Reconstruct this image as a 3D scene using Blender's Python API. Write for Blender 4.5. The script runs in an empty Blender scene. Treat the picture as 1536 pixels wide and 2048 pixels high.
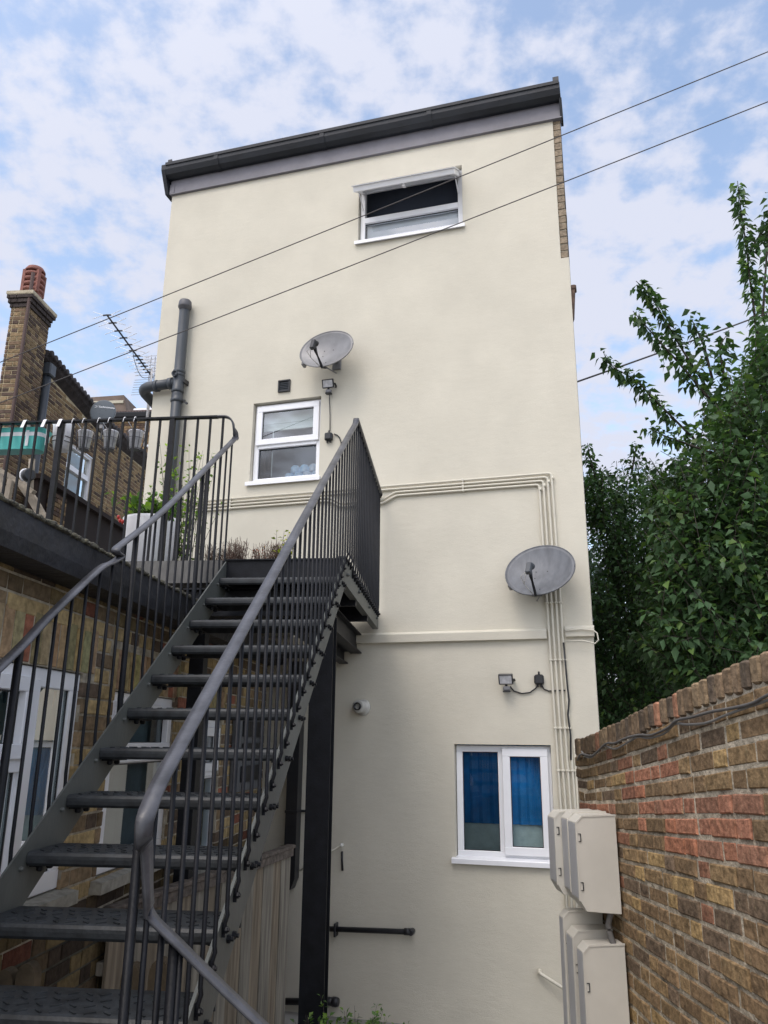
import bpy, bmesh, math, random
import numpy as np
from mathutils import Vector, Matrix
from math import sin, cos, radians, pi, atan2, sqrt
random.seed(7); rng = np.random.default_rng(7)
SC = bpy.context.scene
COL = SC.collection
# ---------------------------------------------------------------- camera
FPX = 1585.0; PITCH = radians(16.0); ROLL = radians(0.5); EYE = 1.95; GZ = -0.2
def V3(*a): return np.array(a, float)
FW = V3(0, cos(PITCH), sin(PITCH)); RT = V3(1, 0, 0); UP = V3(0, -sin(PITCH), cos(PITCH))
RT2 = cos(ROLL)*RT + sin(ROLL)*UP; UP2 = cos(ROLL)*UP - sin(ROLL)*RT
EYEP = V3(0, 0, EYE)
cam = bpy.data.cameras.new("camera"); cam.sensor_fit = 'VERTICAL'; cam.sensor_height = 36; cam.lens = FPX/2048*36
cam.clip_start = 0.05; cam.clip_end = 2000
co = bpy.data.objects.new("camera", cam); COL.objects.link(co)
M = Matrix.Identity(4)
for i in range(3):
    M[i][0] = RT2[i]; M[i][1] = UP2[i]; M[i][2] = -FW[i]; M[i][3] = EYEP[i]
co.matrix_world = M
SC.camera = co
# ---------------------------------------------------------------- world, sun, exposure
SUN_EL = radians(56); SUN_AZ = radians(212)      # compass-like azimuth measured from +Y clockwise; sun behind and left of the camera
w = bpy.data.worlds.new("World"); SC.world = w; w.use_nodes = True
nt = w.node_tree; nt.nodes.clear()
def N(t, tree=None, **k):
    n = (tree or nt).nodes.new(t)
    for a, b in k.items(): setattr(n, a, b)
    return n
out = N('ShaderNodeOutputWorld'); bg = N('ShaderNodeBackground'); bg.inputs[1].default_value = 0.15
sky = N('ShaderNodeTexSky', sky_type='NISHITA', sun_disc=False, sun_elevation=SUN_EL, sun_rotation=SUN_AZ)
sky.air_density = 1.0; sky.dust_density = 1.2; sky.ozone_density = 1.5
tc = N('ShaderNodeTexCoord'); sep = N('ShaderNodeSeparateXYZ'); nt.links.new(tc.outputs['Generated'], sep.inputs[0])
mx = N('ShaderNodeMath', operation='MAXIMUM'); mx.inputs[1].default_value = 0.0; nt.links.new(sep.outputs[2], mx.inputs[0])
ad = N('ShaderNodeMath', operation='ADD'); ad.inputs[1].default_value = 0.28; nt.links.new(mx.outputs[0], ad.inputs[0])
dx = N('ShaderNodeMath', operation='DIVIDE'); dy = N('ShaderNodeMath', operation='DIVIDE')
nt.links.new(sep.outputs[0], dx.inputs[0]); nt.links.new(ad.outputs[0], dx.inputs[1])
nt.links.new(sep.outputs[1], dy.inputs[0]); nt.links.new(ad.outputs[0], dy.inputs[1])
cmb = N('ShaderNodeCombineXYZ'); nt.links.new(dx.outputs[0], cmb.inputs[0]); nt.links.new(dy.outputs[0], cmb.inputs[1])
n1 = N('ShaderNodeTexNoise'); n1.inputs['Scale'].default_value = 15; n1.inputs['Detail'].default_value = 10; n1.inputs['Roughness'].default_value = 0.55; n1.inputs['Distortion'].default_value = 0.0
n2 = N('ShaderNodeTexNoise'); n2.inputs['Scale'].default_value = 3.2; n2.inputs['Detail'].default_value = 3
mp = N('ShaderNodeMapping'); mp.inputs['Location'].default_value = (3.3, 1.2, 0.4)
nt.links.new(cmb.outputs[0], mp.inputs[0]); nt.links.new(mp.outputs[0], n1.inputs['Vector']); nt.links.new(mp.outputs[0], n2.inputs['Vector'])
sm = N('ShaderNodeMath', operation='MULTIPLY_ADD'); sm.inputs[1].default_value = 0.75
nt.links.new(n2.outputs[0], sm.inputs[0]); nt.links.new(n1.outputs[0], sm.inputs[2])
cr = N('ShaderNodeValToRGB'); e = cr.color_ramp.elements
e[0].position = 0.70; e[0].color = (0.0, 0.0, 0.0, 1); e[1].position = 0.98; e[1].color = (1, 1, 1, 1)
cr.color_ramp.interpolation = 'EASE'
nt.links.new(sm.outputs[0], cr.inputs[0])
cc = N('ShaderNodeRGB'); cc.outputs[0].default_value = (4.95, 5.2, 6.15, 1)
sk = N('ShaderNodeMix', data_type='RGBA', blend_type='MULTIPLY'); sk.inputs[0].default_value = 1
nt.links.new(sky.outputs[0], sk.inputs[6]); sk.inputs[7].default_value = (2.75, 2.4, 2.08, 1)
mxc = N('ShaderNodeMix', data_type='RGBA'); nt.links.new(cr.outputs[0], mxc.inputs[0])
nt.links.new(sk.outputs[2], mxc.inputs[6]); nt.links.new(cc.outputs[0], mxc.inputs[7])
# thin cloud glowing brighter round the hidden sun
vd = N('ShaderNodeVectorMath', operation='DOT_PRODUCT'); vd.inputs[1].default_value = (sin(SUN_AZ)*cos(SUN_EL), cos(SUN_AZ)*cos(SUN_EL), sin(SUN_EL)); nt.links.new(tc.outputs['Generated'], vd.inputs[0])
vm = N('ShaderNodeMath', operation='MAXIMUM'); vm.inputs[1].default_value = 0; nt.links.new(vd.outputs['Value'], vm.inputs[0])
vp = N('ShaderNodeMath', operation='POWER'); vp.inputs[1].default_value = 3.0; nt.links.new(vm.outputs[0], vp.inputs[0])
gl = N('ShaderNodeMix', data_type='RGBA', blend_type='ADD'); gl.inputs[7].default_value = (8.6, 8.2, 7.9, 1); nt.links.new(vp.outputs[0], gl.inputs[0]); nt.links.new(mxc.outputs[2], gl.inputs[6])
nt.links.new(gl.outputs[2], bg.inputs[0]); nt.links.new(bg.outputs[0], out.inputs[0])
sl = bpy.data.lights.new("sun", 'SUN'); sl.energy = 0.95; sl.angle = radians(24); sl.color = (1.0, 0.95, 0.87)
so = bpy.data.objects.new("sun", sl); COL.objects.link(so)
sd = Vector((sin(SUN_AZ)*cos(SUN_EL), cos(SUN_AZ)*cos(SUN_EL), sin(SUN_EL)))
so.rotation_euler = sd.to_track_quat('Z', 'Y').to_euler(); so.location = (0, 0, 30)
SC.view_settings.view_transform = 'Standard'; SC.view_settings.look = 'None'; SC.view_settings.gamma = 1
SC.view_settings.exposure = 0.0  # tuned
SC.cycles.max_bounces = 6; SC.cycles.transparent_max_bounces = 12
# ---------------------------------------------------------------- frames
class Fr:
    def __init__(s, o, x, y, z=(0, 0, 1)): s.o = V3(*o); s.x = V3(*x); s.y = V3(*y); s.z = V3(*z)
    def p(s, a, b, c): return s.o + s.x*a + s.y*b + s.z*c
    def loc(s, w): d = w - s.o; return V3(d @ s.x, d @ s.y, d @ s.z)
def heading(deg): a = radians(deg); return V3(sin(a), cos(a), 0), V3(cos(a), -sin(a), 0)
s_, r_ = heading(5.3);  SF = Fr((0, 0, 0), r_, s_)            # yard frame: x right (v), y away (u)
s3, r3 = heading(-2.2); WF = Fr((0, 0, 0), r3, s3)            # right garden wall frame
F0 = s_*7.13 - r_*0.702
e_, _ = heading(106.2); n_ = V3(-e_[1], e_[0], 0); FF = Fr(F0, e_, n_)   # facade frame: x right, y into the house
def ray(x, y): return FW + RT2*(x-768)/FPX + UP2*(1024-y)/FPX
def on(fr, ax, val, x, y):
    """where the sight line of a photo pixel meets the real plane axis ax = val of a frame, in that frame's coordinates"""
    n = (fr.x, fr.y, fr.z)[ax]; r = ray(x, y)
    t = (val - (EYEP - fr.o) @ n)/(r @ n)
    return fr.loc(EYEP + r*t)
def fa(x, y, d=0.0): q = on(FF, 1, -d, x, y); return q[0], q[2]
# ---------------------------------------------------------------- mesh builder
class MB:
    def __init__(s): s.v = []; s.f = []; s.sm = []; s.c = []; s.cc = None
    def add(s, vs, fs, smooth=False):
        b = len(s.v); s.v += [tuple(map(float, q)) for q in vs]; s.f += [tuple(i+b for i in f) for f in fs]; s.sm += [smooth]*len(fs)
        if s.cc is not None: s.c += [s.cc]*len(vs)
        return s
    def box(s, fr, x, y, z, jit=0):
        vs = [fr.p(a, b, c) for a in x for b in y for c in z]
        return s.add(vs, [(0, 1, 3, 2), (4, 6, 7, 5), (0, 4, 5, 1), (2, 3, 7, 6), (0, 2, 6, 4), (1, 5, 7, 3)])
    def bbox(s, fr, x, y, z, b=0.004):
        """box with bevelled edges (chamfer b)"""
        x0, x1 = x; y0, y1 = y; z0, z1 = z; vs = []
        for zz, i in ((z0, b), (z0+b, 0), (z1-b, 0), (z1, b)):
            pts = [(x0+i+(b if i == 0 else b), y0+i), (x1-i-b, y0+i), (x1-i, y0+i+b), (x1-i, y1-i-b), (x1-i-b, y1-i), (x0+i+b, y1-i), (x0+i, y1-i-b), (x0+i, y0+i+b)]
            vs += [fr.p(p, q, zz) for p, q in pts]
        fs = [tuple(range(7, -1, -1)), tuple(range(24, 32))]
        for l in range(3):
            for k in range(8): fs.append((l*8+k, l*8+(k+1) % 8, (l+1)*8+(k+1) % 8, (l+1)*8+k))
        return s.add(vs, fs)
    def prism(s, fr, poly, ax, a0, a1):
        """extrude a polygon (2 coords in the two other axes) along axis ax from a0 to a1"""
        n = len(poly); vs = []
        for a in (a0, a1):
            for q in poly:
                c = list(q); c.insert(ax, a); vs.append(fr.p(*c))
        fs = [tuple(range(n-1, -1, -1)), tuple(range(n, 2*n))] + [(i, (i+1) % n, n+(i+1) % n, n+i) for i in range(n)]
        return s.add(vs, fs)
    def sweep(s, pts, prof, upv=(0, 0, 1), smooth=True, cap=True, scales=None):
        """prof: list of (side, up) offsets swept along pts"""
        pts = [V3(*p) for p in pts]; n = len(pts); m = len(prof); vs = []; upv = V3(*upv)
        for i, p in enumerate(pts):
            a = pts[max(i-1, 0)]; b = pts[min(i+1, n-1)]; t = b-a; t /= (np.linalg.norm(t)+1e-12)
            u = upv if abs(t @ upv) < 0.98 else V3(0.3, 0.9, 0.1)
            sd_ = np.cross(t, u); sd_ /= np.linalg.norm(sd_); uu = np.cross(sd_, t)
            if 0 < i < n-1:
                t1 = pts[i]-pts[i-1]; t1 /= np.linalg.norm(t1)+1e-12; k = 1/max(0.5, float(t1 @ t))
            else: k = 1
            sc = scales[i] if scales else 1
            for (x, y) in prof: vs.append(p + sd_*x*sc + uu*y*sc)
        fs = [(i*m+j, i*m+(j+1) % m, (i+1)*m+(j+1) % m, (i+1)*m+j) for i in range(n-1) for j in range(m)]
        s.add(vs, fs, smooth)
        if cap:
            b = len(s.v) - len(vs); s.f += [tuple(b+j for j in range(m-1, -1, -1)), tuple(b+(n-1)*m+j for j in range(m))]; s.sm += [False, False]
        return s
    def ribbon(s, pts, sides, prof):
        pts = [V3(*p) for p in pts]; n = len(pts); m = len(prof); vs = []
        for i, p in enumerate(pts):
            t = pts[min(i+1, n-1)]-pts[max(i-1, 0)]; t /= np.linalg.norm(t); a = V3(*sides[i]); a = a-t*(a @ t); a /= np.linalg.norm(a); uu = np.cross(a, t)
            for (x, y) in prof: vs.append(p+a*x+uu*y)
        fs = [(i*m+j, i*m+(j+1) % m, (i+1)*m+(j+1) % m, (i+1)*m+j) for i in range(n-1) for j in range(m)]
        s.add(vs, fs, True); b = len(s.v)-len(vs); s.f += [tuple(b+j for j in range(m-1, -1, -1)), tuple(b+(n-1)*m+j for j in range(m))]; s.sm += [False, False]
        return s
    def tube(s, pts, r, k=10, scales=None, upv=(0, 0, 1)):
        return s.sweep(pts, [(r*cos(2*pi*j/k), r*sin(2*pi*j/k)) for j in range(k)], smooth=True, scales=scales, upv=upv)
    def bar(s, pts, w_, t, upv=(0, 0, 1), smooth=False):
        return s.sweep(pts, [(-w_/2, -t/2), (w_/2, -t/2), (w_/2, t/2), (-w_/2, t/2)], upv=upv, smooth=smooth)
    def lathe(s, c, axis, prof, k=20, smooth=True):
        """prof list of (r, h) around axis from point c"""
        c = V3(*c); a = V3(*axis); a /= np.linalg.norm(a); t = V3(0, 0, 1) if abs(a[2]) < 0.9 else V3(1, 0, 0)
        x = np.cross(a, t); x /= np.linalg.norm(x); y = np.cross(a, x); vs = []
        for (r, h) in prof:
            for j in range(k): q = 2*pi*j/k; vs.append(c + a*h + (x*cos(q)+y*sin(q))*r)
        n = len(prof); fs = [(i*k+j, i*k+(j+1) % k, (i+1)*k+(j+1) % k, (i+1)*k+j) for i in range(n-1) for j in range(k)]
        s.add(vs, fs, smooth); b = len(s.v)-len(vs)
        s.f += [tuple(b+j for j in range(k-1, -1, -1)), tuple(b+(n-1)*k+j for j in range(k))]; s.sm += [False, False]
        return s
def arc(p0, p1, p2, n=6):
    p0, p1, p2 = V3(*p0), V3(*p1), V3(*p2)
    return [(1-t)**2*p0+2*t*(1-t)*p1+t*t*p2 for t in np.linspace(0, 1, n)]
def rounded(pts, r=0.03, n=5):
    pts = [V3(*p) for p in pts]; o = [pts[0]]
    for a, b, c in zip(pts, pts[1:], pts[2:]):
        d1 = a-b; d2 = c-b; l1 = np.linalg.norm(d1); l2 = np.linalg.norm(d2); k = min(r, l1*0.45, l2*0.45)
        o += arc(b+d1/l1*k, b, b+d2/l2*k, n)
    return o+[pts[-1]]
def smooth(P_, n=8):
    P_ = [V3(*p) for p in P_]; o = []
    for i in range(len(P_)-1):
        p0 = P_[max(i-1, 0)]; p1 = P_[i]; p2 = P_[i+1]; p3 = P_[min(i+2, len(P_)-1)]
        for t in np.linspace(0, 1, n, endpoint=False): o.append(.5*((2*p1)+(-p0+p2)*t+(2*p0-5*p1+4*p2-p3)*t*t+(-p0+3*p1-3*p2+p3)*t**3))
    return o+[P_[-1]]
# ---------------------------------------------------------------- objects
def empty(name, loc, label, cat, group=None, kind=None):
    o = bpy.data.objects.new(name, None); o.empty_display_size = 0.1; o.location = tuple(map(float, loc)); COL.objects.link(o)
    return tag(o, label, cat, group, kind)
def tag(o, label=None, cat=None, group=None, kind=None):
    if label: o['label'] = label
    if cat: o['category'] = cat
    if group: o['group'] = group
    if kind: o['kind'] = kind
    return o
def root_of(o):
    while o.parent: o = o.parent
    return o
def build(mb, name, mat, parent=None, label=None, cat=None, group=None, kind=None, recalc=True):
    vs = np.array(mb.v, float)
    if parent is not None: base = np.array(root_of(parent).location)
    else: base = V3((vs[:, 0].min()+vs[:, 0].max())/2, (vs[:, 1].min()+vs[:, 1].max())/2, vs[:, 2].min())
    me = bpy.data.meshes.new(name); me.from_pydata([tuple(q) for q in (vs-base)], [], mb.f)
    me.polygons.foreach_set('use_smooth', mb.sm)
    if mb.c:
        ca = me.color_attributes.new('Col', 'FLOAT_COLOR', 'POINT')
        arr = np.ones((len(mb.v), 4), np.float32); arr[:, :3] = np.array(mb.c); ca.data.foreach_set('color', arr.ravel())
    me.materials.append(mat)
    if recalc:
        bm = bmesh.new(); bm.from_mesh(me); bmesh.ops.recalc_face_normals(bm, faces=bm.faces); bm.to_mesh(me); bm.free()
    me.update()
    o = bpy.data.objects.new(name, me); COL.objects.link(o)
    if parent is not None: o.parent = parent
    else: o.location = tuple(base)
    return tag(o, label, cat, group, kind)
def copy_thing(o, parent=None):
    c = o.copy(); COL.objects.link(c); c.parent = parent
    for ch in [q for q in bpy.data.objects if q.parent == o]: copy_thing(ch, c)
    return c
# ---------------------------------------------------------------- materials
def mat(name, col, rough=0.6, metal=0.0, var=0.0, vscale=4.0, bump=0.0, bscale=60.0, col2=None, vcol=False, detail=6, stretch=None, spec=0.5, coat=0.0, world=False, trans=0.0):
    m = bpy.data.materials.new(name); m.use_nodes = True; t = m.node_tree; b = t.nodes['Principled BSDF']
    b.inputs['Roughness'].default_value = rough; b.inputs['Metallic'].default_value = metal; b.inputs['Specular IOR Level'].default_value = spec
    b.inputs['Coat Weight'].default_value = coat
    L = t.links.new; c = col if len(col) == 4 else (*col, 1)
    if vcol:
        a = N('ShaderNodeVertexColor', t, layer_name='Col'); src = a.outputs[0]
    else:
        rgb = N('ShaderNodeRGB', t); rgb.outputs[0].default_value = c; src = rgb.outputs[0]
    tcn = N('ShaderNodeTexCoord', t); vec = tcn.outputs['Object']
    if stretch:
        mpn = N('ShaderNodeMapping', t); mpn.inputs['Scale'].default_value = stretch; L(vec, mpn.inputs[0]); vec = mpn.outputs[0]
    if var or col2:
        nn = N('ShaderNodeTexNoise', t); nn.inputs['Scale'].default_value = vscale; nn.inputs['Detail'].default_value = detail; nn.inputs['Roughness'].default_value = 0.6; L(vec, nn.inputs['Vector'])
        mr = N('ShaderNodeMapRange', t); mr.inputs[1].default_value = 0.33; mr.inputs[2].default_value = 0.67; L(nn.outputs[0], mr.inputs[0])
        if col2:
            mm = N('ShaderNodeMix', t, data_type='RGBA'); L(mr.outputs[0], mm.inputs[0]); L(src, mm.inputs[6]); mm.inputs[7].default_value = (*col2, 1)
        else:
            mr.inputs[3].default_value = 1-var; mr.inputs[4].default_value = 1+var
            mm = N('ShaderNodeMix', t, data_type='RGBA', blend_type='MULTIPLY'); mm.inputs[0].default_value = 1; L(src, mm.inputs[6]); L(mr.outputs[0], mm.inputs[7])
        src = mm.outputs[2]
    L(src, b.inputs['Base Color'])
    if bump:
        bn = N('ShaderNodeTexNoise', t); bn.inputs['Scale'].default_value = bscale; bn.inputs['Detail'].default_value = 5; L(vec, bn.inputs['Vector'])
        bp = N('ShaderNodeBump', t); bp.inputs['Strength'].default_value = 1.0; bp.inputs['Distance'].default_value = bump; L(bn.outputs[0], bp.inputs['Height']); L(bp.outputs[0], b.inputs['Normal'])
    return m
def glass(name, tint, refl=1.0, rough=0.02):
    m = bpy.data.materials.new(name); m.use_nodes = True; t = m.node_tree; t.nodes.clear(); L = t.links.new
    o = N('ShaderNodeOutputMaterial', t); tr = N('ShaderNodeBsdfTransparent', t); gl = N('ShaderNodeBsdfGlossy', t); mixn = N('ShaderNodeMixShader', t)
    tr.inputs[0].default_value = (*tint, 1); gl.inputs['Roughness'].default_value = rough
    fr = N('ShaderNodeFresnel', t); fr.inputs[0].default_value = 1.62
    mu = N('ShaderNodeMath', t, operation='MULTIPLY'); mu.inputs[1].default_value = refl*1.6; mu.use_clamp = True
    L(fr.outputs[0], mu.inputs[0]); L(mu.outputs[0], mixn.inputs[0]); L(tr.outputs[0], mixn.inputs[1]); L(gl.outputs[0], mixn.inputs[2]); L(mixn.outputs[0], o.inputs[0])
    return m
def render_mat():
    """painted cement render: cream, trowel marks, faint blotches"""
    m = mat('cream_render', (0.60, 0.568, 0.478), 0.85, var=0.05, vscale=1.9, detail=8, spec=0.25)
    t = m.node_tree; L = t.links.new; b = t.nodes['Principled BSDF']
    tcn = N('ShaderNodeTexCoord', t); mpn = N('ShaderNodeMapping', t); mpn.inputs['Scale'].default_value = (1, 1, 2.2); L(tcn.outputs['Object'], mpn.inputs[0])
    a = N('ShaderNodeTexNoise', t); a.inputs['Scale'].default_value = 9; a.inputs['Detail'].default_value = 8; a.inputs['Roughness'].default_value = 0.7; L(mpn.outputs[0], a.inputs['Vector'])
    f = N('ShaderNodeTexNoise', t); f.inputs['Scale'].default_value = 260; f.inputs['Detail'].default_value = 3; L(tcn.outputs['Object'], f.inputs['Vector'])
    b1 = N('ShaderNodeBump', t); b1.inputs['Distance'].default_value = 0.005; b1.inputs['Strength'].default_value = 0.5; L(a.outputs[0], b1.inputs['Height'])
    b2 = N('ShaderNodeBump', t); b2.inputs['Distance'].default_value = 0.0025; b2.inputs['Strength'].default_value = 0.8; L(f.outputs[0], b2.inputs['Height']); L(b1.outputs[0], b2.inputs['Normal']); L(b2.outputs[0], b.inputs['Normal'])
    return m
RENDER = render_mat()
CREAMP = mat('cream_paint', (0.585, 0.555, 0.465), 0.5, var=0.05, vscale=6)
UPVC = mat('white_upvc', (0.80, 0.81, 0.84), 0.32, var=0.03, vscale=5, coat=0.2)
BLACKM = mat('black_painted_steel', (0.007, 0.008, 0.011), 0.5, spec=0.22, var=0.35, vscale=14, bump=0.0012, bscale=90, col2=None)
RAILM = mat('black_rail_paint_sky_sheen', (0.068, 0.070, 0.080), 0.36, var=0.45, vscale=9, bump=0.001, bscale=70)  # black paint lightened overall, the sky's reflection put into its base colour
GREYM = mat('grey_green_painted_steel', (0.078, 0.084, 0.077), 0.55, var=0.22, vscale=3, bump=0.0012, bscale=60, stretch=(1, 1, 0.5))
TREADM = mat('dusty_black_tread', (0.018, 0.021, 0.024), 0.5, var=0.5, vscale=22, bump=0.0012, bscale=90)
ANTH = mat('dark_grey_plastic', (0.040, 0.048, 0.058), 0.42, var=0.12, vscale=6)
BLKP = mat('black_plastic', (0.016, 0.017, 0.020), 0.42, var=0.2, vscale=8)
FASC = mat('grey_fascia_paint', (0.145, 0.142, 0.165), 0.5, var=0.12, vscale=5)
GUTT = mat('slate_black_gutter', (0.011, 0.014, 0.020), 0.6, var=0.3, vscale=4, bump=0.003, bscale=25)
BRICK = mat('stock_brick', (1, 1, 1), 0.9, vcol=True, var=0.34, vscale=24, bump=0.006, bscale=55, spec=0.2)
MORT = mat('sandy_mortar', (0.36, 0.32, 0.25), 0.95, var=0.35, vscale=18, bump=0.008, bscale=70, spec=0.1)
MORTY = mat('pale_yellow_mortar', (0.46, 0.39, 0.26), 0.95, var=0.3, vscale=10, bump=0.005, bscale=60, spec=0.1)
BITU = mat('black_bitumen', (0.013, 0.014, 0.019), 0.6, var=0.5, vscale=5, bump=0.012, bscale=14)
MOSS = mat('gravelly_mossy_edge', (0.05, 0.048, 0.045), 0.95, bump=0.02, bscale=60, col2=(0.17, 0.16, 0.11), vscale=24)
DARKIN = mat('dark_room', (0.07, 0.085, 0.12), 0.9)
GLASS = glass('window_glass', (0.90, 0.93, 0.95))
GLASSM = glass('low_window_glass', (0.74, 0.82, 0.84), 1.1)
GLASSX = glass('extension_window_glass', (0.80, 0.88, 0.89), 0.38)
LEAF = mat('leaf', (1, 1, 1), 0.48, vcol=True, spec=0.35)
BARK = mat('bark', (0.05, 0.042, 0.034), 0.9, var=0.3, vscale=20, bump=0.006, bscale=50)
WOOD = mat('weathered_grey_board', (0.205, 0.188, 0.155), 0.85, var=0.42, vscale=30, stretch=(1, 1, 0.06), bump=0.004, bscale=30)
CABLE = mat('grey_cable', (0.17, 0.165, 0.155), 0.6, var=0.15)
WIREM = mat('dark_wire', (0.055, 0.05, 0.05), 0.6)
BOXM = mat('beige_meter_box', (0.60, 0.575, 0.51), 0.42, var=0.045, vscale=5)
BOXD = mat('grey_meter_box_door', (0.47, 0.475, 0.49), 0.45, var=0.05, vscale=5)
GALV = mat('galvanised_steel', (0.80, 0.81, 0.84), 0.35, metal=0.2, var=0.25, vscale=25)
TEAL = mat('teal_paint', (0.10, 0.52, 0.48), 0.4, var=0.06)
WPOT = mat('white_pot', (0.84, 0.84, 0.86), 0.45, var=0.05)
TERRA = mat('terracotta', (0.21, 0.085, 0.065), 0.8, var=0.25, vscale=8, bump=0.003, bscale=40)
PEWT = mat('dish_grey', (0.20, 0.20, 0.205), 0.42, var=0.16, vscale=7, metal=0.15)
DISHD = mat('dish_dark_grey', (0.115, 0.122, 0.135), 0.5, var=0.22, vscale=5, stretch=(3, 3, 1), metal=0.1)
# leaf translucency
def leafmat(m):
    t = m.node_tree; L = t.links.new; b = t.nodes['Principled BSDF']; o = t.nodes['Material Output']
    tl = N('ShaderNodeBsdfTranslucent', t); mixn = N('ShaderNodeMixShader', t); mixn.inputs[0].default_value = 0.30
    s = b.inputs['Base Color'].links[0].from_socket; g = N('ShaderNodeMix', t, data_type='RGBA', blend_type='MULTIPLY'); g.inputs[0].default_value = 1; g.inputs[7].default_value = (1.3, 1.5, 0.6, 1)
    L(s, g.inputs[6]); L(g.outputs[2], tl.inputs[0]); L(b.outputs[0], mixn.inputs[1]); L(tl.outputs[0], mixn.inputs[2]); L(mixn.outputs[0], o.inputs[0])
leafmat(LEAF)
# ---------------------------------------------------------------- ground
def ground_mat():
    m = mat('worn_concrete', (0.33, 0.32, 0.295), 0.9, var=0.3, vscale=1.2, bump=0.006, bscale=50, spec=0.2); return m
g = MB(); g.add([(-300, -300, GZ), (300, -300, GZ), (300, 300, GZ), (-300, 300, GZ)], [(0, 1, 2, 3)])
build(g, 'ground', ground_mat(), kind='structure', label='grey concrete yard ground at the foot of the cream house', cat='ground')
# ---------------------------------------------------------------- helpers: walls, bricks, windows
def wall_holes(mb, fr, X, Z, y0, y1, holes):
    xs = sorted(set([X[0], X[1]]+[h[0] for h in holes]+[h[1] for h in holes])); zs = sorted(set([Z[0], Z[1]]+[h[2] for h in holes]+[h[3] for h in holes]))
    inh = lambda a, b: any(h[0]-1e-6 < a < h[1]+1e-6 and h[2]-1e-6 < b < h[3]+1e-6 for h in holes)
    for a, b in zip(xs, xs[1:]):
        for c, d in zip(zs, zs[1:]):
            if not inh((a+b)/2, (c+d)/2):
                for y in (y0, y1): mb.add([fr.p(a, y, c), fr.p(b, y, c), fr.p(b, y, d), fr.p(a, y, d)], [(0, 1, 2, 3)])
    for (a, b, c, d) in [(X[0], X[1], Z[0], Z[1])]+list(holes):
        q = [(a, c), (b, c), (b, d), (a, d)]
        for (p1, p2) in zip(q, q[1:]+q[:1]):
            mb.add([fr.p(p1[0], y0, p1[1]), fr.p(p2[0], y0, p2[1]), fr.p(p2[0], y1, p2[1]), fr.p(p1[0], y1, p1[1])], [(0, 1, 2, 3)])
    return mb
def brick(mb, fr, x0, x1, z0, z1, yf, depth, zl=None, zr=None):
    """one brick with a chamfered, slightly jittered face; courses may slope (zl, zr = z offset at the two ends)"""
    j = lambda s: random.uniform(-s, s)
    zl = zl or 0; zr = zr or 0; b = 0.0035; y = yf+random.uniform(-0.003, 0.002)
    o = [(x0+j(.0025), z0+zl+j(.002)), (x1+j(.0025), z0+zr+j(.002)), (x1+j(.0025), z1+zr+j(.002)), (x0+j(.0025), z1+zl+j(.002))]
    cx = sum(q[0] for q in o)/4; cz = sum(q[1] for q in o)/4
    i = [(q[0]+(b if q[0] < cx else -b), q[1]+(b if q[1] < cz else -b)) for q in o]
    vs = [fr.p(q[0], y, q[1]) for q in i]+[fr.p(q[0], y+b*(1 if depth > 0 else -1), q[1]) for q in o]+[fr.p(q[0], y+depth, q[1]) for q in o]
    fs = [(0, 1, 2, 3)]+[(k, (k+1) % 4, 4+(k+1) % 4, 4+k) for k in range(4)]+[(4+k, 4+(k+1) % 4, 8+(k+1) % 4, 8+k) for k in range(4)]
    mb.add(vs, fs)
def stock(dark=0.0, red=0.1, yel=0.25):
    t = random.random()
    if t < red: c = (0.24, 0.095, 0.062)
    elif t < red+yel: c = (0.30, 0.225, 0.115)
    elif t < red+yel+0.2: c = (0.115, 0.085, 0.062)
    else: c = (0.20, 0.145, 0.088)
    k = random.uniform(0.72, 1.22)*(1-dark); return tuple(q*k for q in c)
def bricks(mb, fr, X, zrow, nrows, yf, depth, colf, holes=(), topf=None, Lb=0.215, g=0.010, zoff=None):
    for i in range(nrows):
        z0, z1 = zrow(i); x = X[0] - (0.06 if i % 2 else 0.17); k = i
        while x < X[1]:
            L_ = (Lb if (k % 2 == 0) else 0.1025)+random.uniform(-.004, .004); a = max(x, X[0]); b = min(x+L_, X[1]); x += L_+g; k += 1
            if b-a < 0.02: continue
            m = (a+b)/2
            seg = [(a, b)]
            for h in holes:
                if h[2] < (z0+z1)/2 < h[3]:
                    ns = []
                    for (p, q) in seg:
                        if q <= h[0] or p >= h[1]: ns.append((p, q))
                        else:
                            if p < h[0]: ns.append((p, h[0]))
                            if q > h[1]: ns.append((h[1], q))
                    seg = ns
            for (p, q) in seg:
                if q-p < 0.025: continue
                if topf and z1 > topf((p+q)/2): continue
                mb.cc = colf((p+q)/2, (z0+z1)/2, i)
                zl = zr = 0
                if zoff: zl = zoff(p, i); zr = zoff(q, i)
                brick(mb, fr, p, q, z0+g/2, z1-g/2, yf, depth, zl, zr)
def rect_frame(mb, fr, x0, x1, z0, z1, w_, y0, y1, b=0.004):
    mb.bbox(fr, (x0, x1), (y0, y1), (z0, z0+w_), b); mb.bbox(fr, (x0, x1), (y0, y1), (z1-w_, z1), b)
    mb.bbox(fr, (x0, x0+w_), (y0+.0015, y1-.0015), (z0+w_-.003, z1-w_+.003), b); mb.bbox(fr, (x1-w_, x1), (y0+.0015, y1-.0015), (z0+w_-.003, z1-w_+.003), b)
def gasket(mb, fr, x0, x1, z0, z1, y):
    w_ = 0.006
    for a in ((x0, x1, z0, z0+w_), (x0, x1, z1-w_, z1), (x0, x0+w_, z0+w_, z1-w_), (x1-w_, x1, z0+w_, z1-w_)): mb.box(fr, (a[0], a[1]), (y-.003, y+.004), (a[2], a[3]))
def pane(mb, fr, x0, x1, z0, z1, y): mb.add([fr.p(x0, y, z0), fr.p(x1, y, z0), fr.p(x1, y, z1), fr.p(x0, y, z1)], [(0, 1, 2, 3)])
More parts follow.
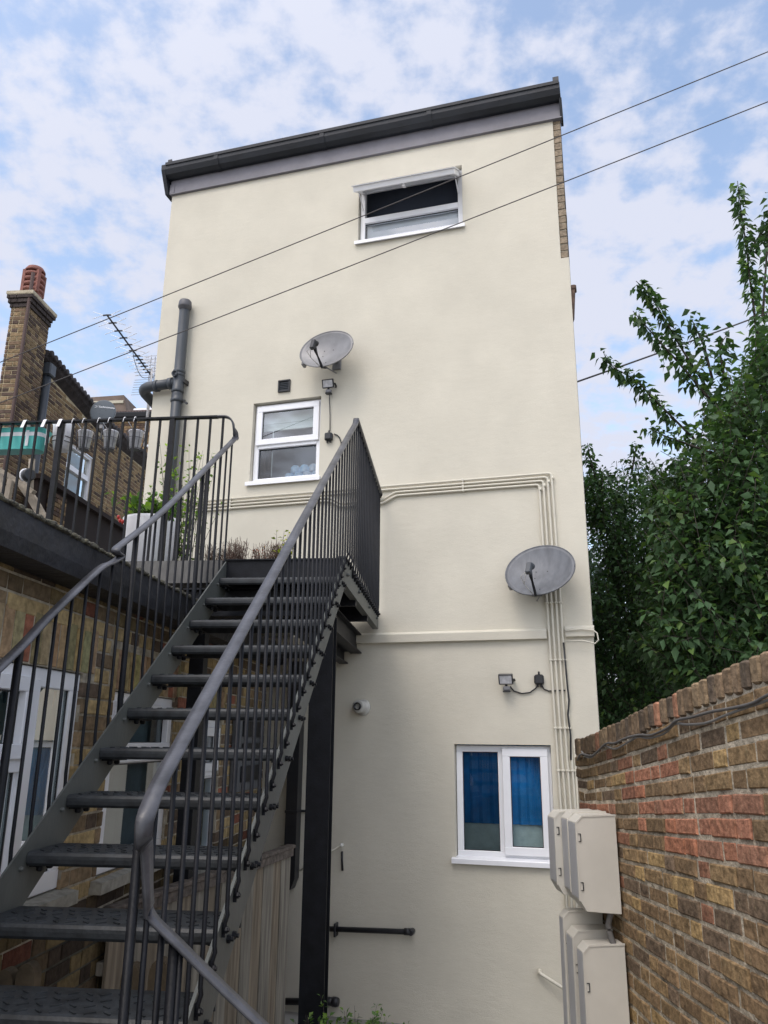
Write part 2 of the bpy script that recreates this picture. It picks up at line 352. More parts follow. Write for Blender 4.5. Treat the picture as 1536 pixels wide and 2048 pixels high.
# ================================================================ THE CREAM HOUSE
EL, ER, ZT = -2.564, 1.870, 8.05
w1 = (-0.270, 0.850, 6.945, 7.700); w2 = (-1.366, -0.625, 4.375, 5.262); w3 = (0.676, 1.478, 1.000, 1.915)
house = empty('rendered_house', FF.p(-0.3, 0, GZ), 'tall cream rendered house end with dark eaves, three white windows and pipes on its wall', 'house')
m = MB(); wall_holes(m, FF, (EL, ER-0.075), (GZ-0.1, ZT), -0.0, 0.16, [w1, w2, w3])
m.box(FF, (ER-0.075, ER), (0.0, 0.16), (GZ-0.1, 6.42))
build(m, 'wall', RENDER, house)
# brown brick return beside the render at the upper right
m = MB(); bb = Fr(FF.o, FF.x, FF.y)
def colr(x, z, i): k = random.uniform(.85, 1.1); return (0.255*k, 0.205*k, 0.15*k)
i = 0; z = 6.43
while z < ZT-0.02:
    m.cc = colr(0, 0, 0); brick(m, FF, ER-0.072, ER-0.003+random.uniform(-.004, .004), z, z+0.066, 0.008, 0.14); z += 0.078
build(m, 'brick_return', BRICK, house, label='narrow strip of exposed brown brick at the upper right edge')
m = MB(); m.box(FF, (ER-0.075, ER-0.008), (0.016, 0.15), (6.425, ZT)); build(m, 'brick_return_mortar', MORT, house)
# rest of the body (side walls run back parallel to the yard, roof flat)
P = [FF.p(EL, 0.16, 0), FF.p(ER, 0.16, 0)]; Q = [P[1]+s_*6, P[0]+s_*6]
m = MB()
def quadwall(a, b, z0, z1): m.add([(a[0], a[1], z0), (b[0], b[1], z0), (b[0], b[1], z1), (a[0], a[1], z1)], [(0, 1, 2, 3)])
quadwall(P[1], Q[0], GZ-.1, ZT+.1); quadwall(Q[0], Q[1], GZ-.1, ZT+.1); quadwall(Q[1], P[0], GZ-.1, ZT+.1)
m.add([(q[0], q[1], ZT+0.12) for q in (P[0], P[1], Q[0], Q[1])], [(0, 1, 2, 3)])
build(m, 'side_walls', mat('side_wall_brick', (0.20, 0.16, 0.12), 0.9, var=0.3, vscale=6), house)
# fascia, gutter
m = MB(); m.bbox(FF, (EL-0.01, ER+0.012), (-0.030, 0.06), (ZT-0.02, ZT+0.185), 0.004)
m.box(FF, (EL-0.014, ER+0.016), (-0.036, 0.05), (ZT-0.032, ZT-0.018)); m.bbox(FF, (EL-0.02, EL+0.045), (-0.036, 0.05), (ZT-0.016, ZT+0.10), 0.003)
build(m, 'fascia', FASC, house)
m = MB(); prof = [(-0.032, ZT+0.155), (-0.075, ZT+0.150), (-0.125, ZT+0.175), (-0.155, ZT+0.225), (-0.160, ZT+0.285), (-0.150, ZT+0.300), (-0.10, ZT+0.305), (0.10, ZT+0.335), (0.10, ZT+0.155)]
m.prism(FF, prof, 0, EL-0.075, ER+0.02)
m.prism(FF, [(-0.170, ZT+0.27), (-0.172, ZT+0.305), (-0.150, ZT+0.312), (-0.150, ZT+0.27)], 0, EL-0.02, ER+0.012)
for x in (EL+0.62, EL+1.9, EL+3.1): m.prism(FF, [(-0.03, ZT+.149), (-0.078, ZT+0.143), (-0.130, ZT+0.169), (-0.163, ZT+0.222), (-0.168, ZT+0.30), (-0.150, ZT+0.318), (-0.02, ZT+.32)], 0, x-0.02, x+0.03)
m.prism(FF, [(-0.160, ZT+0.29), (-0.150, ZT+0.372), (-0.135, ZT+0.30)], 0, ER-0.045, ER+0.015); m.prism(FF, [(-0.160, ZT+0.29), (-0.150, ZT+0.355), (-0.12, ZT+0.30)], 0, EL+0.0, EL+0.05)
m.prism(FF, [(0.10, ZT-.03), (-0.03, ZT-.03), (-.10, ZT+.15), (.10, ZT+.15)], 0, ER+0.004, ER+0.03)
m.prism(FF, [(-0.03, ZT-.02), (-.155, ZT+.22), (.10, ZT+.22), (.10, ZT-.02)], 0, EL-.075, EL-.03)
build(m, 'gutter', GUTT, house)
# string course, broken where the conduits run
m = MB()
for (a, b, dz) in ((EL+0.0, 1.492, 0), (1.648, ER+0.012, 0.012)):
    m.prism(FF, [(0.004, 2.772+dz), (-0.044, 2.778+dz), (-0.047, 2.846+dz), (-0.036, 2.856+dz), (0.004, 2.872+dz)], 0, a, b)
build(m, 'string_course', RENDER, house)
m = MB(); m.bbox(FF, (1.66, ER+0.006), (-0.012, 0.02), (GZ, 1.905), 0.003)
build(m, 'plinth', RENDER, house)
cz = fa(1143, 570)[1]; m = MB(); m.bbox(FF, (ER-.01, ER+.050), (0.02, .12), (cz-.03, cz+.02), .01); m.prism(FF, [(ER-.01, cz-.03), (ER+.035, cz-.03), (ER+.012, cz-.30), (ER-.01, cz-.36)], 1, .03, .12)
build(m, 'corbel', mat('dark_corbel', (0.10, 0.065, 0.05), 0.9, var=.4, vscale=20), house)
# ---- windows
def window_part(w, name='window', sill=True, y=0.055):
    f = MB(); rect_frame(f, FF, w[0]+.006, w[1]-.006, w[2]+.03, w[3]-.008, 0.052, y, y+0.06)
    o = build(f, name, UPVC, house)
    if sill:
        s = MB(); s.prism(FF, [(y+.03, w[2]+.042), (-.035, w[2]+.030), (-.040, w[2]+.024), (-.040, w[2]-.010), (-.034, w[2]-.012), (-.030, w[2]+.004), (y+.03, w[2]+.010)], 0, w[0]-.028, w[1]+.022)
        build(s, 'sill', UPVC, o)
    return o
# upper window, awning sash pushed open
o = window_part(w1); zt = 7.262
t = MB(); t.bbox(FF, (w1[0]+.055, w1[1]-.055), (.050, .118), (zt-.030, zt+.036), .004); build(t, 'transom', UPVC, o)
t = MB(); pane(t, FF, w1[0]+.05, w1[1]-.05, w1[2]+.07, zt-.02, .085); build(t, 'glass', GLASS, o)
t = MB(); gasket(t, FF, w1[0]+.057, w1[1]-.057, w1[2]+.081, zt-.030, .080); build(t, 'gasket', BLKP, o)
th = radians(33); hx = FF.p(0, .045, w1[3]-.075)
SH = Fr(hx, FF.x, FF.z*cos(th)+(-FF.y)*(-sin(th))*(-1)*-1, (0, 0, 1))
dn = (-FF.y)*cos(th) + V3(0, 0, -1)*sin(th); nn_ = (-FF.y)*sin(th) + V3(0, 0, 1)*cos(th)
SH = Fr(hx, FF.x, nn_, dn)          # z = down the open sash, y = its outer side
t = MB(); rect_frame(t, SH, w1[0]+.030, w1[1]-.030, 0.0, .385, .058, -.028, .028); t.box(SH, (w1[0]+.018, w1[1]-.018), (.0285, .036), (-.01, .398))
sash = build(t, 'open_sash', UPVC, o, label='top-hung sash pushed wide open')
t = MB(); pane(t, SH, w1[0]+.085, w1[1]-.085, .055, .33, 0.012); build(t, 'sash_glass', GLASS, o)
t = MB(); t.bbox(SH, (.27, .30), (-.055, -.028), (.335, .365), .003); t.bbox(SH, (.268, .302), (-.066, -.055), (.30, .345), .003)
for x in (w1[0]+.04, w1[1]-.05): t.bar([SH.p(x, -.03, .20), FF.p(x, .05, w1[3]-.30)], .012, .004)
build(t, 'sash_handle', UPVC, o)
t = MB(); t.bbox(FF, (w1[0]+.06, w1[1]-.06), (.13, .14), (w1[2]+.0, zt-.02), .002); build(t, 'net_curtain', mat('pale_net', (0.86, 0.89, 0.93), 0.9, var=.05), o)
t = MB(); t.box(FF, (w1[0]-.02, w1[1]+.02), (.28, .30), (w1[2], w1[3]+.1)); build(t, 'dark_interior', DARKIN, o)
# middle window
o = window_part(w2); zt = 4.803
t = MB(); t.bbox(FF, (w2[0]+.055, w2[1]-.055), (.050, .118), (zt-.028, zt+.028), .004); build(t, 'transom', UPVC, o)
t = MB(); rect_frame(t, FF, w2[0]+.030, w2[1]-.030, zt+.006, w2[3]-.030, .062, .028, .075); build(t, 'top_sash', UPVC, o)
t = MB(); pane(t, FF, w2[0]+.08, w2[1]-.08, zt+.05, w2[3]-.08, .055); pane(t, FF, w2[0]+.05, w2[1]-.05, w2[2]+.07, zt-.02, .085); build(t, 'glass', GLASS, o)
t = MB(); gasket(t, FF, w2[0]+.092, w2[1]-.092, zt+.068, w2[3]-.092, .052); gasket(t, FF, w2[0]+.057, w2[1]-.057, w2[2]+.081, zt-.029, .080); build(t, 'gasket', BLKP, o)
t = MB(); t.box(FF, (w2[0]+.03, w2[1]-.03), (.145, .150), (5.02, w2[3])); t.bbox(FF, (w2[0]+.03, w2[1]-.03), (.135, .160), (4.995, 5.022), .003); t.bbox(FF, (w2[0]+.03, w2[1]-.03), (.139, .156), (5.075, 5.085), .003)
t.box(FF, (w2[0]+.17, w2[0]+.178), (.135, .14), (4.50, 5.0))
build(t, 'roller_blind', mat('pale_green_blind', (0.55, 0.62, 0.60), .8, var=.05), o)
t = MB(); t.box(FF, (w2[0]-.02, w2[1]+.02), (.55, .57), (w2[2], w2[3])); build(t, 'interior', mat('grey_room', (0.25, 0.27, 0.30), .9, var=.1, vscale=2), o)
t = MB(); t.box(FF, (w2[0], w2[1]), (.16, .55), (w2[2]-.02, w2[2]+.05)); build(t, 'inner_sill', UPVC, o)
# lower window with blue blind
o = window_part(w3); xm = 1.062
t = MB(); t.bbox(FF, (xm-.028, xm+.030), (.0535, .1165), (w3[2]+.08, w3[3]-.058), .004); build(t, 'mullion', UPVC, o)
t = MB(); rect_frame(t, FF, xm+.010, w3[1]-.030, w3[2]+.060, w3[3]-.030, .064, .028, .080); build(t, 'side_sash', UPVC, o)
t = MB(); pane(t, FF, w3[0]+.05, xm-.02, w3[2]+.07, w3[3]-.05, .085); pane(t, FF, xm+.06, w3[1]-.08, w3[2]+.11, w3[3]-.08, .055); build(t, 'glass', GLASSM, o)
t = MB(); gasket(t, FF, w3[0]+.057, xm-.028, w3[2]+.081, w3[3]-.059, .080); gasket(t, FF, xm+.074, w3[1]-.094, w3[2]+.124, w3[3]-.094, .052); build(t, 'gasket', BLKP, o)
t = MB()
x = w3[0]
while x < w3[1]:
    d_ = random.uniform(.06, .10); t.prism(FF, [(x, .150), (x+d_*.35, .132), (x+d_*.7, .138), (x+d_, .150), (x+d_, .155), (x, .155)], 2, 1.285, w3[3]); x += d_
build(t, 'blue_blind', mat('blue_blind', (0.010, 0.20, 0.50), .7, var=.3, vscale=3), o)
t = MB(); t.box(FF, (w3[0]+.0, w3[1]-.0), (.160, .165), (w3[2], 1.33)); build(t, 'lower_net', mat('grey_green_net', (0.50, 0.56, 0.54), .9, var=.12, vscale=12), o)
# ================================================================ THINGS ON THE CREAM WALL
# blue wrapped pack on the middle sill
m = MB(); x0, z0 = fa(552, 968); zb = w2[2]+.052
for k in range(4):
    xx = -1.04+k*.098; m.lathe(FF.p(xx, .26, zb), (0, 0, 1), [(.045, 0), (.052, .012), (.052, .115), (.045, .125)], 14)
for k in range(3): m.lathe(FF.p(-.98+k*.098, .26, zb+.125), (0, 0, 1), [(.045, 0), (.052, .012), (.050, .06), (.03, .085)], 14)
build(m, 'wrapped_roll_pack', mat('blue_plastic_wrap', (0.35, 0.68, 0.95), .3, col2=(0.75, 0.8, 0.88), vscale=9, stretch=(1, 1, .4)), label='blue plastic-wrapped pack of paper rolls on the sill inside the middle window', cat='paper rolls')
# vent grille
x0, z0 = fa(557, 786); x1, z1 = fa(581, 760)
v = empty('wall_vent', FF.p((x0+x1)/2, 0, z0), 'square dark grey louvred vent above the middle window', 'vent')
m = MB(); rect_frame(m, FF, x0-.004, x1+.004, z0, z1+.004, .018, -.022, 0.0); m.box(FF, (x0+.005, x1-.005), (-.006, 0.0), (z0+.005, z1-.005)); build(m, 'frame', BLKP, v)
m = MB()
for k in range(5):
    zz = z0+.022+k*(z1-z0-.04)/5; m.prism(FF, [(-.005, zz+.016), (-.016, zz), (-.014, zz-.002), (-.003, zz+.014)], 0, x0+.014, x1-.014)
build(m, 'louvres', ANTH, v)
# floodlights
def floodlight(px_, py_, label, scale=1.0):
    cx, cz = fa(px_, py_, .10)
    t = empty('floodlight', FF.p(cx, 0, cz), label, 'floodlight', 'small black floodlights on the cream wall')
    A = Fr(FF.p(cx, -.085, cz), FF.x, FF.y*cos(.35)-FF.z*sin(.35)*-1, FF.z*cos(.35)-FF.y*sin(.35))
    h = MB(); rect_frame(h, A, -.060, .060, -.044, .044, .010, -.016, .016); h.bbox(A, (-.055, .055), (0, .03), (-.04, .04), .006); build(h, 'housing', BLKP, t)
    h = MB(); h.box(A, (-.050, .050), (-.010, -.006), (-.034, .034)); build(h, 'lens', mat('pale_lens', (0.5, .5, .52), .25, var=.2, vscale=30), t)
    h = MB(); h.bar([A.p(.066, .01, 0), FF.p(cx+.066, -.03, cz-.01), FF.p(cx+.05, 0, cz-.012)], .018, .004); h.bar([FF.p(cx, -.08, cz-.04), FF.p(cx, -.02, cz-.07), FF.p(cx, 0, cz-.075)], .02, .006); build(h, 'bracket', BLKP, t)
    h = MB(); h.bbox(FF, (cx-.026, cx+.032), (-.085, -.045), (cz-.092, cz-.058), .006); build(h, 'motion_sensor', mat('sensor_grey', (0.16, .16, .17), .3), t)
    h = MB(); h.bbox(FF, (cx-.028, cx+.034), (-.090, -.043), (cz-.106, cz-.0925), .003); build(h, 'sensor_base', BLKP, t)
    return cx, cz
f1 = floodlight(655, 766, 'small black floodlight with sensor just below the upper left satellite dish')
f2 = floodlight(1011, 1358, 'small black floodlight with sensor above the blue-blind window')
def jbox(px_, py_, label, s=.055):
    cx, cz = fa(px_, py_, .03); t = MB(); t.bbox(FF, (cx-s*.72, cx+s*.72), (-.048, 0), (cz-s*.75, cz+s*.75), .012); t.bbox(FF, (cx-s*.55, cx+s*.55), (-.056, -.048), (cz-s*.58, cz+s*.58), .004)
    t.tube([FF.p(cx, -.02, cz+s*.7), FF.p(cx, -.02, cz+s*1.2)], .008); t.tube([FF.p(cx+s*.3, -.02, cz-s*.7), FF.p(cx+s*.3, -.02, cz-s*1.1)], .009); t.tube([FF.p(cx-s*.25, -.02, cz-s*.7), FF.p(cx-s*.25, -.02, cz-s*1.1)], .009)
    build(t, 'junction_box', BLKP, label=label, cat='junction box', group='black junction boxes'); return cx, cz
j1 = jbox(657, 873, 'black junction box beside the middle window and the stair rail peak')
j2 = jbox(1078, 1359, 'black junction box to the right of the lower floodlight')
def wallcable(pts, r, name, matl, label, cat='cable', d=.012, group=None, closed=True):
    P_ = [FF.p(*[(lambda q: (q[0], -d, q[1]))(fa(x, y, d))][0]) for x, y in pts]
    t = MB(); t.tube(P_, r, 8, upv=tuple(FF.y)); return build(t, name, matl, label=label, cat=cat, group=group)
wallcable([(659, 782), (659, 800), (660, 830), (660, 862)], .0045, 'floodlight_cable', BLKP, 'thin black cable dropping from the upper floodlight to its junction box')
wallcable([(668, 868), (674, 870), (679, 875), (682, 884), (683, 892)], .006, 'floodlight_cable', BLKP, 'short black cable looping from the upper junction box behind the stair rail')
wallcable([(1020, 1373), (1028, 1382), (1044, 1387), (1060, 1385), (1071, 1377), (1076, 1370)], .006, 'floodlight_cable', BLKP, 'black cable sagging between the lower floodlight and its junction box')
wallcable([(1083, 1370), (1088, 1378), (1098, 1382), (1120, 1381), (1134, 1381)], .006, 'floodlight_cable', BLKP, 'black cable running from the lower junction box behind the conduits')
wallcable([(1127, 1285), (1131, 1330), (1135, 1375), (1138, 1400), (1136, 1430), (1141, 1470), (1142, 1520)], .008, 'drop_cable', BLKP, 'black cable hanging down the right side of the four conduits', d=.03)
wallcable([(1131, 1262), (1160, 1258), (1186, 1260), (1194, 1266), (1197, 1280), (1190, 1287), (1165, 1281), (1130, 1283)], .006, 'loose_cable', CREAMP, 'cream cable looped round the end of the string course', d=.065)
# conduits
runs = [(4.246, 1.600, None), (4.212, 1.564, None), (4.180, 1.525, -.068), (4.147, 1.488, -.068)]
def z_at(zr, x): return zr
vx = [1.636, 1.603, 1.564, 1.527]
for k, (zr, xr, dip) in enumerate(runs):
    t = MB(); xl = EL+.0 if k < 2 else -2.20
    pts = [FF.p(xl, -.022, zr)]
    if dip:
        pts += [FF.p(-.50, -.022, zr), FF.p(-.38, -.022, zr+dip), FF.p(.03+.0*k, -.022, zr+dip), FF.p(.135+.01*k, -.022, zr)]
    pts += [FF.p(xr, -.022, zr), FF.p(xr+.024, -.022, 2.76), FF.p(xr+.050, -.022, 1.34), FF.p(xr+.060, -.022, GZ+.02)]
    P_ = rounded(pts, .03, 5)
    o = empty('conduit', FF.p(xr, 0, GZ), ('topmost and outermost', 'second', 'third', 'innermost and lowest')[k]+' of four cream conduits turning down at the right', 'conduit', 'cream conduits on the wall')
    t.tube(P_, .0105, 10, upv=tuple(FF.y)); build(t, 'pipe', CREAMP, o)
    for (a, b) in ((.80, zr), (-1.55, zr)):
        c = MB(); c.lathe(FF.p(a, 0.0, b), tuple(-FF.y), [(.016, 0), (.016, .03), (.010, .036)], 10); build(c, 'clip', CREAMP, o)
    for b in (3.08, 2.60, 2.05, 1.72, 1.28):
        c = MB(); c.bbox(FF, (xr+.004+(3.9-b)*.019-.016, xr+.004+(3.9-b)*.019+.016), (-.036, 0.0), (b-.008, b+.008), .003); build(c, 'clip', CREAMP, o)
    c = MB(); c.lathe(FF.p(xr+.009, -.022, zr-.03), (0, 0, 1), [(.0125, -.03), (.0125, 0)], 10); build(c, 'coupling', CREAMP, o)
# soil pipe
o = empty('soil_pipe', FF.p(-2.27, -.08, 3.05), 'dark grey capped soil pipe with a branch round the left house corner', 'pipe')
px0 = fa(330, 1080, .085)[0]; px1 = fa(367, 640, .085)[0]; px_m = (px0+px1)/2; D = -.085
t = MB(); ztop = fa(368, 612, .085)[1]
t.tube([FF.p(px_m, D, 3.05), FF.p(px_m, D, ztop)], .056, 18); build(t, 'main_pipe', ANTH, o)
t = MB(); t.lathe(FF.p(px_m, D, ztop-.03), (0, 0, 1), [(.058, -.03), (.058, 0), (.072, .005), (.074, .02), (.068, .075), (.060, .088), (.02, .088)], 20); build(t, 'vent_cowl', mat('cowl', (0.09, .09, .10), .5), o)
zj = fa(354, 762, .085)[1]
t = MB()
for zz in (zj+.10, zj+.06): t.lathe(FF.p(px_m, D, zz), (0, 0, 1), [(.060, -.02), (.066, -.01), (.066, .01), (.060, .02)], 20)
t.lathe(FF.p(px_m, D, zj), (0, 0, 1), [(.060, -.14), (.066, -.13), (.066, -.11), (.061, -.10), (.061, .08)], 20)
t.lathe(FF.p(px_m, D, zj-.19), (0, 0, 1), [(.060, -.06), (.067, -.05), (.067, -.03), (.060, -.02), (.060, .03)], 20)
t.lathe(FF.p(px_m-.01, D-.05, zj+.055), tuple(-FF.y), [(.034, 0), (.034, .03), (.028, .03), (.026, .01)], 14)
build(t, 'junction', ANTH, o)
t = MB(); zb = zj+.0
pts = rounded([FF.p(px_m, D, zb-.02), FF.p(EL-.115, D, zb-.03), FF.p(EL-.115, .30, zb-.10), FF.p(EL-.115, .55, zb-.45)], .13, 9); t.tube(pts, .054, 18)
build(t, 'branch_pipe', ANTH, o)
t = MB(); t.sweep([FF.p(EL+.07, D, zb-.03), FF.p(EL+.11, D, zb-.03)], [(.063*cos(2*pi*j/18), .063*sin(2*pi*j/18)) for j in range(18)]); t.sweep([FF.p(px_m-.11, D, zb-.022), FF.p(px_m-.06, D, zb-.022)], [(.064*cos(2*pi*j/18), .064*sin(2*pi*j/18)) for j in range(18)])
build(t, 'collar', ANTH, o)
t = MB(); t.bbox(FF, (px_m+.05, px_m+.09), (D, D+.03), (zj-.245, zj-.222), .003); t.tube([FF.p(px_m+.06, D, zj-.235), FF.p(px_m+.115, D-.0, zj-.268)], .006); t.lathe(FF.p(px_m+.118, D-.01, zj-.27), tuple(FF.y), [(.014, 0), (.014, .02)], 10)
t.bbox(FF, (px_m+.055, px_m+.075), (D-.01, 0.0), (zj-.03, zj+.02), .003)
build(t, 'bracket', BLKP, o)
t = MB(); t.tube([FF.p(px_m-.105, -.04, 3.05), FF.p(px_m-.085, -.04, 3.9), FF.p(px_m-.055, -.035, zj-.2)], .012, 8); build(t, 'overflow_pipe', BLKP, o)
# lower black downpipe behind the stair
o = empty('downpipe', FF.p(-.74, -.07, .69), 'black downpipe ending in an open shoe on the cream wall behind the steel column', 'pipe')
xa = (fa(596, 1422, .07)[0]+fa(582, 1700, .07)[0])/2; zb = fa(580, 1787, .07)[1]
t = MB(); t.prism(FF, [(xa-.052, zb), (xa-.052, 2.62), (xa+.052, 2.62), (xa+.052, zb+.12), (xa+.02, zb+.04)], 1, -.12, -.02); build(t, 'pipe', BLKP, o)
t = MB(); zc = fa(600, 1623, .07)[1]; t.bbox(FF, (xa-.058, xa+.17), (-.03, -.01), (zc-.008, zc+.010), .003); t.bbox(FF, (xa-.058, xa+.058), (-.126, -.01), (zc-.012, zc+.012), .003); build(t, 'clip', BLKP, o)
# waste pipes
x0, z0 = fa(640, 1857, .05); x1, z1 = fa(822, 1864, .05)
o = empty('waste_pipe', FF.p(x0, 0, z0), 'horizontal black waste pipe ending in an elbow on the lower cream wall', 'pipe')
t = MB(); t.tube(rounded([FF.p(x0, -.05, z0), FF.p(x1, -.05, z1), FF.p(x1+.004, .02, z1)], .03, 6), .021, 12); build(t, 'pipe', BLKP, o)
t = MB(); t.sweep([FF.p(x1-.055, -.05, z1), FF.p(x1-.005, -.05, z1)], [(.026*cos(2*pi*j/14), .026*sin(2*pi*j/14)) for j in range(14)]); t.lathe(FF.p(x1, -.052, z1), tuple(-FF.y), [(.026, -.02), (.026, .012), (.018, .022)], 14); build(t, 'elbow', BLKP, o)
xq = fa(671, 1857, .05)[0]; t = MB(); t.bbox(FF, (xq-.008, xq+.008), (-.078, 0), (z0-.052, z0+.05), .003); build(t, 'clip', BLKP, o)
x0, z0 = fa(583, 2004, .06); x1, z1 = fa(672, 2004, .06)
o = empty('waste_pipe', FF.p(x0, 0, z0), 'short thick black waste pipe crossing behind the foot of the steel column', 'pipe')
t = MB(); t.tube([FF.p(x0-.05, -.06, z0), FF.p(x1, -.06, z1)], .026, 12); build(t, 'pipe', BLKP, o)
t = MB(); t.tube([FF.p(x1-.12, -.06, z1), FF.p(x1, -.06, z1)], .032, 12); t.lathe(FF.p(x1, -.06, z1), tuple(FF.x), [(.036, -.03), (.038, 0), (.030, .022)], 14); build(t, 'elbow', BLKP, o)
x0, z0 = fa(1078, 1946, .05); x1, z1 = fa(1140, 1982, .16)
o = empty('overflow_pipe', FF.p(x0, 0, z0), 'short cream overflow pipe slanting from the wall towards the lower meter boxes', 'pipe')
t = MB(); t.tube(rounded([FF.p(x0, .0, z0), FF.p(x0+.0, -.045, z0), FF.p(x1+.12, -.10, z1-.09)], .02, 5), .012, 10); build(t, 'pipe', CREAMP, o)
t = MB(); t.tube([FF.p(x0, .0, z0), FF.p(x0, -.03, z0)], .018, 10); build(t, 'collar', CREAMP, o)
x0, z0 = fa(683, 1690, .02)
o = empty('drip_pipe', FF.p(x0, 0, z0), 'thin cream drip pipe crossing behind the column with a short dark stub hanging below it', 'pipe')
t = MB(); q = fa(592, 1745, .03); t.tube([FF.p(q[0], -.02, q[1]), FF.p(x0-.01, -.025, z0-.004)], .006, 8); build(t, 'pipe', CREAMP, o)
t = MB(); t.lathe(FF.p(x0, 0, z0), tuple(-FF.y), [(.014, 0), (.014, .03), (.008, .04)], 10); build(t, 'cap', mat('white_cap', (.7, .7, .66), .5), o)
t = MB(); t.tube([FF.p(x0+.005, -.015, z0-.05), FF.p(x0+.008, -.02, z0-.12), FF.p(x0+.012, -.015, z0-.20)], .010, 8); build(t, 'stub', BLKP, o)
# boiler flue
cx, cz = fa(712, 1412, .10)
o = empty('boiler_flue', FF.p(cx, 0, cz), 'short round white boiler flue sticking out of the wall to the right of the column', 'flue')
ax = -FF.y*.98 + FF.x*-.12 + V3(0, 0, .05); b0 = FF.p(cx+.035, 0, cz-.01)
t = MB(); t.lathe(b0, ax, [(.072, 0), (.070, .014), (.062, .018), (.050, .02), (.050, .095)], 22); build(t, 'outer_pipe', mat('flue_white', (.50, .49, .45), .5, var=.2, vscale=20), o)
t = MB()
for h in (.06, .08, .10): t.lathe(b0, ax, [(.040, h), (.056, h+.002), (.056, h+.009), (.040, h+.011)], 22)
build(t, 'baffle_rings', mat('flue_ring', (.48, .47, .43), .5), o)
t = MB(); t.lathe(b0, ax, [(.03, .09), (.034, .135), (.026, .135), (.024, .09)], 18); t.lathe(b0, ax, [(.023, .09), (.023, .11)], 18); build(t, 'inner_pipe', BLKP, o)
# ---- satellite dishes
def dish(center, nrm, wx, wy, matl, label, roll=0.0, lnb=True, lip=.012, depth=.06, mount=None, ad_=.20, style=0, dark=False, group='grey satellite dishes'):
    nrm = nrm/np.linalg.norm(nrm); zx = np.cross(V3(0, 0, 1), nrm); zx /= np.linalg.norm(zx); zy = np.cross(nrm, zx)
    a = zx*cos(roll)+zy*sin(roll); b = -zx*sin(roll)+zy*cos(roll)
    A = Fr(center, a, nrm, b)                                # x right-ish, y out of the dish, z up
    t = empty('satellite_dish', center, label, 'satellite dish', group)
    m = MB(); R_ = 10; K = 48; vs = []; fs = []
    for i in range(R_+1):
        rr = i/R_
        for k in range(K):
            q = 2*pi*k/K; vs.append(A.p(wx/2*rr*cos(q), -depth*(1-rr*rr)+.0, wy/2*rr*sin(q)))
    off = len(vs)
    for i in range(R_+1):
        rr = i/R_*1.012
        for k in range(K):
            q = 2*pi*k/K; vs.append(A.p(wx/2*rr*cos(q), -depth*(1-rr*rr)-lip, wy/2*rr*sin(q)))
    for base in (0, off):
        for i in range(R_):
            for k in range(K): fs.append((base+i*K+k, base+i*K+(k+1) % K, base+(i+1)*K+(k+1) % K, base+(i+1)*K+k))
    for k in range(K): fs.append((R_*K+k, R_*K+(k+1) % K, off+R_*K+(k+1) % K, off+R_*K+k))
    m.add(vs, fs, True); build(m, 'reflector', matl, t)
    m = MB(); m.sweep([A.p(wx/2*cos(q)*1.0, -.004, wy/2*sin(q)*1.0) for q in np.linspace(0, 2*pi, 49)], [(-.004, -.006), (.004, -.006), (.004, .004), (-.004, .004)], upv=tuple(nrm)); build(m, 'rim', DISHD if dark else PEWT, t)
    bolts = MB()
    for (x, z) in ((-.05, .02), (.05, .02), (.02, -wy*.36), (-.05, -.05)): bolts.lathe(A.p(x, -depth*(1-(2*x/wx)**2-(2*z/wy)**2)-.002, z), tuple(nrm), [(.006, 0), (.005, .005)], 8)
    build(bolts, 'bolts', BLKP, t)
    if lnb:
        m = MB(); p0 = A.p(0, -.01, -wy*.50); p1 = A.p(0, ad_-.045, -wy*.36)
        m.bar([A.p(0, -depth-.02, -wy*.40), p0, p1], .024, .020, upv=tuple(nrm)); build(m, 'feed_arm', BLKP, t)
        m = MB(); m.lathe(A.p(0, ad_, -wy*.22), tuple(-nrm*.93+b*.36), [(.020, -.02), (.026, -.015), (.028, .02), (.030, .024), (.024, .03), (.018, .02)], 18)
        m.bar([p1, A.p(0, ad_+.015, -wy*.26)], .024, .03); m.bbox(Fr(A.p(0, ad_+.015, -wy*.30), a, nrm, b), (-.022, .022), (-.015, .028), (-.055, .05), .006)
        build(m, 'feedhorn', ANTH if dark else BLKP, t)
        m = MB(); m.lathe(A.p(0, ad_, -wy*.22), tuple(-nrm*.93+b*.36), [(.012, .021), (.021, .023), (.021, .033), (.012, .034)], 18); build(m, 'feed_cap', mat('cap_grey', (.33, .33, .34), .5), t)
        m = MB()
        for k in (-1, 1): m.tube([A.p(.005*k, ad_+.015, -wy*.33), A.p(-.05+.02*k, ad_, -wy*.42), A.p(-.06, ad_*.6, -wy*.46), A.p(-.03, .06, -wy*.50), A.p(-.01, -.04, -wy*.50)], .0035, 6)
        build(m, 'coax_cable', mat('coax', (.45, .44, .42), .5), t)
    if mount is not None:
        m = MB(); m.bar([A.p(0, -depth-.02, -.02), mount+(-FF.y)*.02], .04, .04); m.bbox(Fr(mount, FF.x, FF.y), (-.045, .045), (-.02, 0), (-.09, .09), .003)
        m.bbox(Fr(A.p(0, -depth-.03, 0), a, nrm, b), (-.06, .06), (-.025, .01), (-.08, .08), .004)
        m.bar([A.p(-wx*.42, -.05, -.11), A.p(-wx*.20, -depth-.02, -.06)], .03, .006); m.bbox(Fr(A.p(-wx*.42, -.05, -.11), a, nrm, b), (-.015, .015), (-.03, .03), (-.035, .035), .003)
        m.tube([A.p(.02, -.05, -wy*.45), mount+V3(0, 0, -.13)-FF.y*.02], .007, 6)
        build(m, 'mount', PEWT, t)
    return t, A
